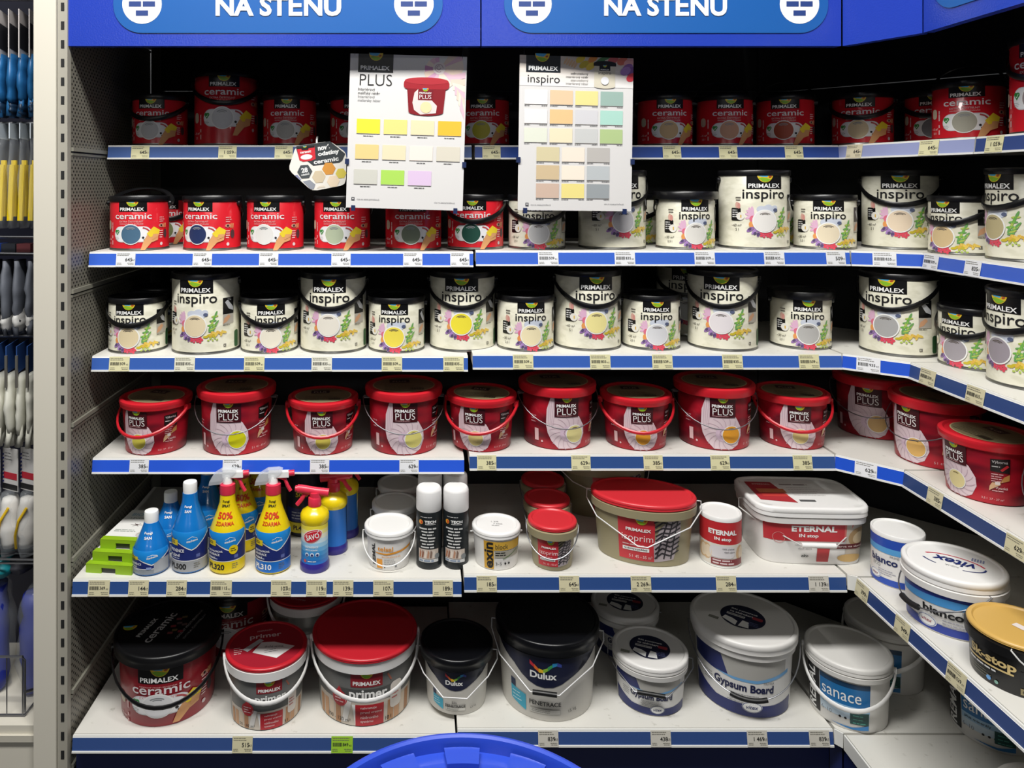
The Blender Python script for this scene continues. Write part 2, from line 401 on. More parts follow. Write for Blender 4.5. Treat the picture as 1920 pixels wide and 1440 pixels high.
def raised(R, z, h, lean, n=18): return [(R*math.cos(PI*i/n), lean*math.sin(PI*i/n), z+h*math.sin(PI*i/n)) for i in range(n+1)]
def can_handle(size, mode):
    if (size, mode) not in handle_cache:
        r, H = SIZES[size]; ze = H-(.020 if size == 's' else .026); b = MB(); pl = M('0D0D0F', .35); R = r+.0045
        if mode == 'F': b.tube(drape(R, ze, .050 if size == 's' else .066), .0024, pl, rz=.0068)
        elif mode == 'U': b.tube(raised(R, ze, .068 if size == 's' else .085, .05), .0022, pl, rz=.0032)
        elif mode == 'B2': b.tube(raised(R, ze, .040, .085), .009, pl, rz=.005)
        else: b.tube(drape(R, ze, .050 if size == 's' else .066, 1), .0022, pl, rz=.0062)
        for sx in (-1, 1): b.tube([(sx*(r-.002), 0, ze), (sx*(r+.007), 0, ze)], .008, pl, n=12)
        handle_cache[size, mode] = b.mesh('bail')
    return handle_cache[size, mode]
def set_swatch(o, m):
    for i, s in enumerate(o.material_slots):
        if o.data.materials[i] == SW0: s.link = 'OBJECT'; s.material = m
first_can = {}
ROWN = {1: 'paint cans on the top shelf', 2: 'paint cans on the second shelf', 3: 'paint cans on the third shelf'}
def place_can(kind, size, x, y, z, rot, sw, mode, lid, row, label):
    key = (kind, size)
    if key not in first_can:
        t = thing('paint_can', label, 'paint can', (x, y, z), rot, ROWN[row]); bo, li, la = can_meshes(kind, size)
        link('body', bo, t); link('lid', li, t); link('label', la, t); link('handle', can_handle(size, mode), t); first_can[key] = t
    else:
        t = dup(first_can[key], (x, y, z), rot, label, ROWN[row])
        child(t, 'handle').data = can_handle(size, mode)
    child(t, 'lid').data = can_meshes(kind, size)[1]
    if lid:
        if size not in over_lid: over_lid[size] = can_lid(*SIZES[size], 1)
        child(t, 'lid').data = over_lid[size]
    set_swatch(child(t, 'label'), M(sw, .45))
    return t

# ------------------------------------------------------------------ dark red tubs with shell print
SILK = noise_mat('dark_red_silk_print', '5E0E1C', 'B3182A', 7, .35, 2, .38, .62, (1, 1, 2.6))
LIDRED = M('C7202C', .33)
def shell(a, x, z, wd, hh, l=1, pale='DDC9CF', vein='C4ABB6'):
    """nautilus shell: cut-off oval with ribs swirling from an eye"""
    pts = []
    for i in range(30):
        t = 2*PI*i/30; rr = 1+.14*math.cos(2*t+1.9)
        pts.append((x+wd/2*rr*math.cos(t), max(.002, min(hh, z+wd*.62*rr*math.sin(t)))))
    p, v = M(pale, .4), M(vein, .4)
    a.poly([(x-wd*.52, z+wd*.1), (x-wd*.50, z+wd*.5), (x-wd*.40, min(hh, z+wd*.92)), (x-wd*.18, min(hh, z+wd*1.02)), (x-wd*.16, z+wd*.48), (x+wd*.10, z+wd*.47), (x+wd*.34, z+wd*.32), (x+wd*.48, z+wd*.08), (x+wd*.50, z-wd*.14), (x+wd*.40, max(.004, z-wd*.38)), (x+wd*.24, max(.002, z-wd*.48)), (x-wd*.20, max(.002, z-wd*.48)), (x-wd*.38, max(.01, z-wd*.30)), (x-wd*.48, z-wd*.1)], p, l)
    ex, ez = x+wd*.02, z-.01
    for i in range(15):
        t = 2*PI*i/15; q = []
        for j in range(6):
            u = .16+.30*j/5; tt = t+.45*(j/5)**1.3
            q.append((ex+wd*u*math.cos(tt), max(.003, ez+wd*u*math.sin(tt)*.95)))
        a.stroke(q, .0014, v, l+1)
    a.disc(ex, ez, wd*.19, M('D8BFD0', .4), l+1, n=20)
    for j in range(8):
        t0 = j*.8; r = wd*(.13-.014*j); a.arc(ex, ez, r, .0012, math.degrees(t0), math.degrees(t0)+50, M('A88BA0', .4), l+2, 4)
    for i in range(4): a.stroke([(x-wd*.46+.004*i, z+wd*.1), (x-wd*.43+.006*i, min(hh, z+wd*(.7+.08*i)))], .001, v, l+1)
TS = {'s': dict(r0=.079, r1=.087, rl=.096, H=.140, rim=.022), 'l': dict(r0=.090, r1=.095, rl=.1065, H=.166, rim=.026)}
tub_cache = {}
def tub_meshes(s):
    if s in tub_cache: return tub_cache[s]
    d = TS[s]; r0, r1, rl, H, rim = d['r0'], d['r1'], d['rl'], d['H'], d['rim']; k = 1.0 if s == 'l' else .86
    b = MB(); b.loft([(r0-.004, 0), (r0, .003), (r1, H-rim+.004), (r1-.002, H-.006), (r1-.006, H-.006)], SILK, n=48)
    body = b.mesh('tub_body')
    b = MB(); b.loft([(r1-.0005, H-rim), (rl-.006, H-rim), (rl-.002, H-rim+.003), (rl-.001, H-rim+.010), (rl, H-.009), (rl-.001, H-.003), (rl-.005, H), (rl-.010, H), (rl-.014, H-.004), (rl-.03, H-.004), (0, H-.0035)], LIDRED, n=56)
    a = Art(); a.disc(0, 0, rl*.80, M('B9A77C', .5), 1, rz=rl*.70, n=40); a.disc(0, 0, rl*.77, M('7A7053', .5), 2, rz=rl*.67, n=40)
    a.rect(-rl*.36, rl*.16, rl*.18, rl*.48, M('2A0E12', .5), 3); a.text('PLUS', -rl*.1, rl*.30, M('C8BFA8', .5), rl*.12, None, 4, .0)
    a.lines(-rl*.5, -rl*.1, rl*1.0, 5, rl*.09, rl*.025, M('3A3424', .5), 3, seed=4)
    for i in range(16): a.rect(rl*.15+i*rl*.022, rl*.15+i*rl*.022+rl*(.008+.006*(i % 3)), -rl*.5, -rl*.32, M('2B261B', .5), 3)
    b.art(a, flat_top(H-.0036)); lid = b.mesh('tub_lid')
    a = Art(); a.step = .010; hh = H-rim-.001
    shell(a, 0, .055*k, .104*k, hh)
    top = hh; a.rect(-.0315*k, .0315*k, top-.050*k, top, M('3E0B14', .4), 4)
    emblem(a, 0, top-.008*k, .026*k, 5)
    a.text('PRIMALEX', -.001, top-.0195*k, WHITE, .0078*k, .051*k, 6, .035); a.text('PLUS', 0, top-.0345*k, WHITE, .0175*k, .050*k, 6, -.006)
    a.lines(-.026*k, top-.046*k, .052*k, 1, .003, .0012, M('D7A8AC', .5), 6)
    sx = {'l': .022, 's': .004}[s]
    a.disc(sx*k, .044*k, .0245*k, WHITE, 5, n=30); a.disc(sx*k, .044*k, .0225*k, SW0, 6, n=30); a.arc(sx*k, .044*k, .017*k, .0024*k, 115, 65, M('7A6A3A', .5), 7, 6)
    x = .080*k; a.poly([(x, .090*k), (x+.040*k, .086*k), (x+.040*k, .124*k), (x, .120*k)], M('120A0C', .4), 1)
    a.text('Výborná', x+.019*k, .113*k, M('D8D8D8', .4), .0085*k, .032*k, 2, .0); a.lines(x+.003*k, .102*k, .022*k, 1, .004, .002, M('C8C8C8', .4))
    a.stroke([(x+.022*k, .092*k), (x+.036*k, .106*k)], .006*k, M('C2272F', .4), 2)
    a.lines(x+.002*k, .082*k, .026*k, 4, .006*k, .0026*k, M('D9A5A8', .4), seed=6)
    a.poly([(x+.020*k, .060*k), (x+.040*k, .068*k), (x+.040*k, .084*k), (x+.028*k, .076*k)], M('C08A4A', .4), 2)
    a.poly([(x-.002*k, .038*k), (x+.010*k, .048*k), (x+.022*k, .056*k), (x+.020*k, .062*k), (x+.004*k, .060*k), (x-.001*k, .050*k)], M('D8AE86', .4), 2); a.rect(x+.010*k, x+.020*k, .055*k, .063*k, M('E6DCD6', .4), 3)
    a.text('Vysoká', x+.024*k, .046*k, M('EDD5D5', .4), .0085*k, .026*k, 2, .0); a.lines(x+.004*k, .039*k, .034*k, 1, .004, .0018, M('E0B6B8', .4))
    a.text('5 l  41 - 60 m²' if s == 'l' else '3,5 l  27 - 37 m²', x+.006*k, .016*k, M('E0B6B8', .4), .006*k, None, 2, .0)
    a.rect(-.088*k, -.076*k, .020*k, .052*k, M('D9B4B6', .4), 1); a.disc(-.066*k, .020*k, .003*k, M('D9B4B6', .4), 1, n=10); a.lines(-.100*k, .085*k, .022*k, 3, .008*k, .003*k, M('C78E94', .4), 1, seed=7)
    b = MB(); b.art(a, wrap(taper(r0, r1, H-rim))); lab = b.mesh('printed_label')
    hs = {}
    ze = H-rim-.006
    for m in 'PWB':
        b = MB()
        if m == 'P':
            b.tube(drape(rl+.003, ze+.004, .062, flat=1.0), .0035, LIDRED, rz=.0048)
            for sx_ in (-1, 1): b.box(sx_*rl-.006, sx_*rl+.006, -.008, .008, ze-.004, ze+.010, LIDRED)
        elif m == 'W':
            b.tube([(rl-.010, 0, ze), (rl+.004, 0, ze)]+drape(rl+.005, ze, .072, flat=.98)+[(-rl-.004, 0, ze), (-rl+.010, 0, ze)], .0014, STEEL)
            for sx_ in (-1, 1): b.tube([(sx_*(r1-.002), 0, ze), (sx_*(rl+.003), 0, ze)], .006, M('2A0B12', .4), n=10)
        else: b.tube(drape(rl+.003, ze+.004, .062, 1), .0035, LIDRED, rz=.0048)
        hs[m] = b.mesh('bail')
    tub_cache[s] = (body, lid, lab, hs); return tub_cache[s]
first_tub = {}
def place_tub(s, x, y, z, rot, sw, mode, label):
    body, lid, lab, hs = tub_meshes(s)
    if s not in first_tub:
        t = thing('paint_tub', label, 'paint tub', (x, y, z), rot, 'dark red tubs on the fourth shelf')
        link('body', body, t); link('lid', lid, t); link('label', lab, t); link('handle', hs[mode], t); first_tub[s] = t
    else:
        t = dup(first_tub[s], (x, y, z), rot, label); child(t, 'handle').data = hs[mode]
    set_swatch(child(t, 'label'), M(sw, .45))

# ------------------------------------------------------------------ general bucket
def bucket(label, loc, rot, r0, r1, H, body, lid, rl, rim=.018, art=None, lidart=None, ax=0.0, by=0.0, e=2.0, handle=None, band=None, group=None, name='paint_bucket', cat='bucket', lift=.0, a0=0, ltop=.003):
    """tapered pail with skirted lid, printed label, bail handle; all its parts under one Empty"""
    t = thing(name, label, cat, loc, rot, group); n = 56
    b = MB(); b.loft([(r0-.004, 0), (r0-.001, .001), (r0, .004), (r1, H-rim), (r1, H-.004), (r1-.004, H-.004)], body, ax, by, n, e)
    if band: b.loft([(r1-.001, H-rim-.012-band[1]), (r1+.006, H-rim-.010-band[1]), (r1+.007, H-rim-.002), (r1-.001, H-rim)], band[0], ax, by, n, e)
    b.build('body', t)
    b = MB(); b.loft([(r1-.001, H-rim), (rl-.003, H-rim), (rl-.0005, H-rim+.002), (rl-.001, H-rim*.55), (rl, H-rim*.5), (rl, H-.004), (rl-.002, H-.001), (rl-.005, H), (rl-.009, H), (rl-.012, H-ltop), (rl-.025, H-ltop)], lid, ax, by, n, e)
    if lidart: b.art(lidart, flat_top(H-ltop+.0002))
    b.build('lid', t)
    if art:
        b = MB(); art.step = max(.008, r1*.11); b.art(art, wrap(taper(r0, r1, H-rim), ax, by, e, a0)); b.build('label', t)
    if handle:
        kind, mat, drop, mode, hrot = handle[:5]; R = rl+ax; ze = H-rim-.006; sy = -1 if mode != 'B' else 1
        b = MB(); fl = (rl+by+.004)/(R+.004)
        if kind == 'strap':
            b.tube(drape(R+.003, ze, drop, sy, 22, fl), .0028, mat, rz=.0062, n=8)
            for sx in (-1, 1): b.tube([(sx*(R-.006), 0, ze), (sx*(R+.0055), 0, ze)], .009, mat, n=12)
        elif kind == 'wire':
            p = drape(R+.004, ze, drop, sy, 22, fl)
            b.tube([(R-.010, 0, ze+.004), (R+.004, 0, ze+.004)]+p[1:-1]+[(-R-.004, 0, ze+.004), (-R+.010, 0, ze+.004)], .0016, mat)
        elif kind == 'bent':   # wire with straight legs and a flat middle, hanging in front
            y = -(rl+by+.006); xm = handle[5]
            pts = [(R-.006, 0, ze+.012), (R+.010, 0, ze+.012), (R+.011, -.004, ze-.010), (R*.86, y*.55, ze-drop*.45), (xm, y, ze-drop), (-xm, y, ze-drop), (-R*.86, y*.55, ze-drop*.45), (-R-.011, -.004, ze-.010), (-R-.010, 0, ze+.012), (-R+.006, 0, ze+.012)]
            b.tube(pts, .0016, mat)
        h = b.build('handle', t); h.rotation_euler.z = math.radians(hrot)
        if len(handle) > 6 and handle[6]:
            gx, gr, gm = handle[6]; b = MB()
            if kind == 'bent': y = -(rl+by+.006); b.tube([(-gx, y, ze-drop), (gx, y, ze-drop)], gr, gm, n=10)
            else:
                p = drape(R+.006, ze, drop, sy, 40, fl); i0 = 20-int(gx); b.tube(p[i0:41-i0], gr, gm, n=10)
            b.build('grip', h)
    return t

# ------------------------------------------------------------------ measured positions (metres)
CANS = [
 ('R', 's', -0.7472, 2.16, 1.607, -0.4, 'C9C9CB', 'F', 0, 1, 'short red can with pale grey swatch, leftmost on the dark top shelf'),
 ('R', 'l', -0.5594, 2.1735, 1.607, 10.0, 'D2D2D4', 'F', 0, 1, 'tall red can with white swatch, only tall one on the top shelf left half'),
 ('R', 's', -0.3721, 2.16, 1.607, 2.8, 'BFBDB8', 'U', 0, 1, 'short red can with raised thin handle, right of the tall red can on top shelf'),
 ('R', 's', -0.1795, 2.16, 1.607, 4.2, 'B9BBBD', 'F', 0, 1, 'short red can half hidden by the left poster on the top shelf'),
 ('R', 's', 0.1857, 2.16, 1.607, -5.5, 'C8C23C', 'B', 0, 1, 'short red can with lime yellow swatch, between the two posters on top shelf'),
 ('R', 's', 0.7112, 2.16, 1.607, -6.2, 'D9B98A', 'B', 0, 1, 'short red can with tan swatch, beside the right poster on the top shelf'),
 ('R', 's', 0.8837, 2.16, 1.607, -8.7, 'D3A184', 'U', 0, 1, 'short red can with salmon pink swatch and raised black handle, top shelf'),
 ('R', 's', 1.0594, 2.16, 1.607, -25.6, 'A5482F', 'U', 0, 1, 'short red can with brick orange swatch on the top shelf'),
 ('R', 's', 1.254, 2.111, 1.607, -35.2, 'D8C6A2', 'F', 0, 1, 'short red can with cream swatch and lowered handle, at the corner of the top shelf'),
 ('R', 's', 1.43, 2.06, 1.607, -39.1, '84848A', 'F', 0, 1, 'dark red can with grey swatch, standing behind in the top shelf corner'),
 ('R', 's', 1.377, 1.87, 1.607, -39.5, 'A7A596', 'U', 0, 1, 'red can with olive grey swatch and raised handle, right part of the top shelf'),
 ('R', 'l', 1.395, 1.62, 1.607, -63.8, '9D8F90', 'F', 0, 1, 'tall red can with mauve swatch cut by the right photo edge, top shelf'),
 ('R', 's', -0.7635, 2.045, 1.323, 6.1, '496B86', 'B2', 0, 2, 'red can with slate blue swatch, leftmost on the second shelf'),
 ('R', 's', -0.7577, 2.235, 1.323, 18.7, '7F8C5A', 'F', 0, 2, 'red can standing behind the slate blue swatch can on the second shelf'),
 ('R', 's', -0.5651, 2.045, 1.323, -12.0, '25335F', 'B', 0, 2, 'red can with navy blue swatch on the second shelf'),
 ('R', 's', -0.3923, 2.045, 1.323, -9.0, 'E4E2DE', 'B', 0, 2, 'red can with white swatch, below the hexagonal hanging card'),
 ('R', 's', -0.2086, 2.045, 1.323, -7.8, 'B4BFA3', 'B', 0, 2, 'red can with pale sage swatch, right corner hidden by the left poster'),
 ('R', 's', -0.0146, 2.045, 1.323, -1.7, '7F8A76', 'B', 0, 2, 'red can with dull green swatch, upper half hidden by the left poster'),
 ('R', 's', 0.1553, 2.045, 1.326, -10.2, '1D4A3E', 'F', 0, 2, 'red can with dark green swatch and lowered handle, between the posters'),
 ('C', 's', 0.3231, 2.045, 1.326, -4.2, 'D4D4D4', 'F', 0, 2, 'short cream floral can with white swatch, under the right poster'),
 ('C', 'l', 0.5319, 2.0585, 1.326, 5.9, 'D0CED0', 'F', 0, 2, 'tall cream floral can with light grey swatch, half behind the right poster'),
 ('C', 's', 0.6379, 2.215, 1.326, -16.1, 'DAD6CC', 'F', 0, 2, 'short cream can behind, peeking right of the tall can by the right poster'),
 ('C', 's', 0.7294, 2.045, 1.326, 1.7, 'E2DFD8', 'B', 1, 2, 'short cream floral can with off-white swatch under an overhanging black lid, second shelf'),
 ('C', 'l', 0.9232, 2.0585, 1.326, -5.9, 'EAE7E2', 'B', 0, 2, 'tall cream floral can with white swatch and no handle in front, second shelf'),
 ('C', 's', 1.053, 2.215, 1.326, -25.4, 'DDD8CE', 'U', 0, 2, 'cream can behind with raised handle, between tall and short cans of second shelf'),
 ('C', 's', 1.1115, 2.045, 1.326, -20.9, 'E6D8BC', 'B', 0, 2, 'short cream floral can with light sand swatch, last before the corner, second shelf'),
 ('C', 'l', 1.32, 2.05, 1.326, -31.6, 'EAD6BC', 'F', 0, 2, 'tall cream floral can with peach swatch, in the corner of the second shelf'),
 ('C', 's', 1.3748, 1.881, 1.326, -71.3, 'D6BD8F', 'F', 0, 2, 'short cream floral can with tan swatch, right of the second shelf corner'),
 ('C', 'l', 1.4102, 1.711, 1.326, -91.8, 'B9AC83', 'F', 0, 2, 'tall cream floral can with khaki swatch, second shelf at the right photo edge'),
 ('C', 's', -0.7674, 2.0453, 1.0515, 1.8, 'E0CFA9', 'F', 0, 3, 'short cream floral can with beige swatch, leftmost on the third shelf'),
 ('C', 's', -0.7765, 2.235, 1.0515, 19.2, 'E0CFA9', 'B', 0, 3, 'cream can behind the leftmost can of the third shelf'),
 ('C', 'l', -0.5822, 2.0466, 1.0515, -2.1, 'E4D3B0', 'B', 0, 3, 'tall cream floral can with beige swatch and clear black name, third shelf'),
 ('C', 's', -0.4084, 2.0453, 1.0515, 14.5, 'EFE8D6', 'F', 0, 3, 'short cream floral can with ivory swatch and lowered handle, third shelf'),
 ('C', 'l', -0.2348, 2.0588, 1.0515, -1.5, 'EDE7DA', 'F', 0, 3, 'tall cream floral can with off-white swatch, left half of third shelf'),
 ('C', 's', -0.0607, 2.0515, 1.0515, -3.1, 'F1DE55', 'B', 0, 3, 'short cream floral can with yellow swatch, middle of the third shelf'),
 ('C', 'l', 0.1213, 2.0781, 1.0515, -4.4, 'F2E23E', 'F', 0, 3, 'tall cream floral can with bright yellow swatch on the third shelf'),
 ('C', 's', 0.292, 2.0453, 1.057, 4.6, 'F1E4BB', 'B', 0, 3, 'short cream floral can with vanilla swatch, third shelf centre'),
 ('C', 'l', 0.4664, 2.0657, 1.057, 3.5, 'F1E59C', 'F', 0, 3, 'tall cream floral can with pale yellow swatch, third shelf'),
 ('C', 's', 0.64, 2.0585, 1.057, -4.2, 'D8D8DC', 'B', 0, 3, 'short cream floral can with cool light grey swatch, third shelf right half'),
 ('C', 'l', 0.8138, 2.2585, 1.057, -19.8, 'D8D8DC', 'F', 0, 3, 'tall cream can behind, with lowered handle, between two cans of third shelf'),
 ('C', 'l', 0.8369, 2.0594, 1.057, -23.0, 'E6DFE2', 'F', 0, 3, 'tall cream floral can with pinkish white swatch, third shelf'),
 ('C', 's', 1.0553, 2.0648, 1.057, -11.7, 'B5B4B2', 'B', 1, 3, 'short cream floral can with grey swatch under an overhanging black lid, third shelf'),
 ('C', 'l', 1.277, 1.989, 1.057, -49.5, 'A9A8A8', 'F', 0, 3, 'tall cream floral can with mid grey swatch, in the corner of the third shelf'),
 ('C', 's', 1.365, 1.83, 1.057, -69.0, 'A29CA2', 'F', 0, 3, 'short cream floral can with mauve grey swatch, right of the third shelf corner'),
 ('C', 'l', 1.37, 1.655, 1.057, -85.8, '9C949C', 'F', 0, 3, 'tall cream floral can with mauve swatch, third shelf at the right photo edge'),
]
TUBS = [
 ('s', -0.7168, 2.041, 0.7855, -15.4, 'D8CE52', 'P', 'small dark red tub with lemon swatch, leftmost on the fourth shelf'),
 ('l', -0.499, 2.05, 0.7855, 0.2, 'D6D414', 'W', 'large dark red tub with acid yellow swatch, second from left on fourth shelf'),
 ('s', -0.2605, 2.041, 0.7855, 4.3, 'D9CC5C', 'P', 'small dark red tub with mustard lemon swatch and red handle, left half of fourth shelf'),
 ('l', -0.0408, 2.0519, 0.7855, 3.5, 'E0D77C', 'W', 'large dark red tub with pale lemon swatch and wire handle, above the white bucket'),
 ('s', 0.1716, 2.0396, 0.7945, -18.0, 'DDCB86', 'P', 'small dark red tub with wheat swatch printed right of its name, fourth shelf centre'),
 ('l', 0.3827, 2.0665, 0.7945, 5.4, 'E2D795', 'W', 'large dark red tub with pale yellow swatch, fourth shelf centre'),
 ('s', 0.5947, 2.0486, 0.7945, -4.8, 'E9A22B', 'P', 'small dark red tub with orange swatch and red handle, fourth shelf'),
 ('l', 0.8141, 2.0615, 0.7945, -7.4, 'E8A02C', 'W', 'large dark red tub with orange swatch and wire handle, fourth shelf'),
 ('s', 1.0268, 2.0565, 0.7945, -13.6, 'E4CF8C', 'P', 'small dark red tub with cream swatch, last before the fourth shelf corner'),
 ('l', 1.3049, 2.1407, 0.7945, -39.9, 'D7B273', 'W', 'large dark red tub with tan swatch, deep in the fourth shelf corner shadow'),
 ('l', 1.3301, 1.9193, 0.7945, -75.7, 'E2B568', 'W', 'large dark red tub with apricot swatch, lit, at the fourth shelf corner'),
 ('s', 1.302, 1.708, 0.7945, -82.5, 'E3D49A', 'B', 'small dark red tub with pale cream swatch and dark lid, right arm of fourth shelf'),
 ('s', 1.345, 1.505, 0.7945, -67.5, 'E3D49A', 'W', 'dark red tub cut by the right photo edge on the fourth shelf'),
]
SEG = {
 (1, 'L'): ((-0.8570, 2.0650), (0.1460, 2.0650), 1.6070),
 (1, 'R'): ((0.1549, 2.0650), (1.1579, 2.0650), 1.6070),
 (1, 'K'): ((1.1639, 2.0650), (1.2700, 1.7000), 1.6070),
 (1, 'A'): ((1.2700, 1.6940), (1.2700, 0.9000), 1.6070),
 (2, 'L'): ((-0.8580, 1.9500), (0.1421, 1.9500), 1.3230),
 (2, 'R'): ((0.1490, 1.9500), (1.1226, 1.9500), 1.3260),
 (2, 'K'): ((1.1286, 1.9500), (1.2770, 1.8930), 1.3260),
 (2, 'A'): ((1.2770, 1.8870), (1.2770, 0.9000), 1.3260),
 (3, 'L'): ((-0.8510, 1.9500), (0.1281, 1.9500), 1.0515),
 (3, 'R'): ((0.1407, 1.9500), (1.1017, 1.9500), 1.0570),
 (3, 'K'): ((1.1077, 1.9500), (1.2240, 1.8570), 1.0570),
 (3, 'A'): ((1.2240, 1.8510), (1.2240, 0.9000), 1.0570),
 (4, 'L'): ((-0.8496, 1.9500), (0.1184, 1.9500), 0.7855),
 (4, 'R'): ((0.1323, 1.9500), (1.0836, 1.9500), 0.7945),
 (4, 'K'): ((1.0896, 1.9500), (1.1990, 1.8430), 0.7945),
 (4, 'A'): ((1.1990, 1.8370), (1.1990, 0.9000), 0.7945),
 (5, 'L'): ((-0.8568, 1.8540), (0.1059, 1.8540), 0.5200),
 (5, 'R'): ((0.1126, 1.8540), (1.0581, 1.8540), 0.5306),
 (5, 'K'): ((1.0641, 1.8540), (1.0840, 1.8440), 0.5306),
 (5, 'A'): ((1.0840, 1.8380), (1.0840, 0.9000), 0.5306),
 (6, 'L'): ((-0.8568, 1.8540), (0.0914, 1.8540), 0.1333),
 (6, 'R'): ((0.0967, 1.8540), (1.0263, 1.8540), 0.1480),
 (6, 'K'): ((1.0323, 1.8540), (1.0460, 1.8380), 0.1480),
 (6, 'A'): ((1.0460, 1.8320), (1.0460, 0.9000), 0.1480),
}
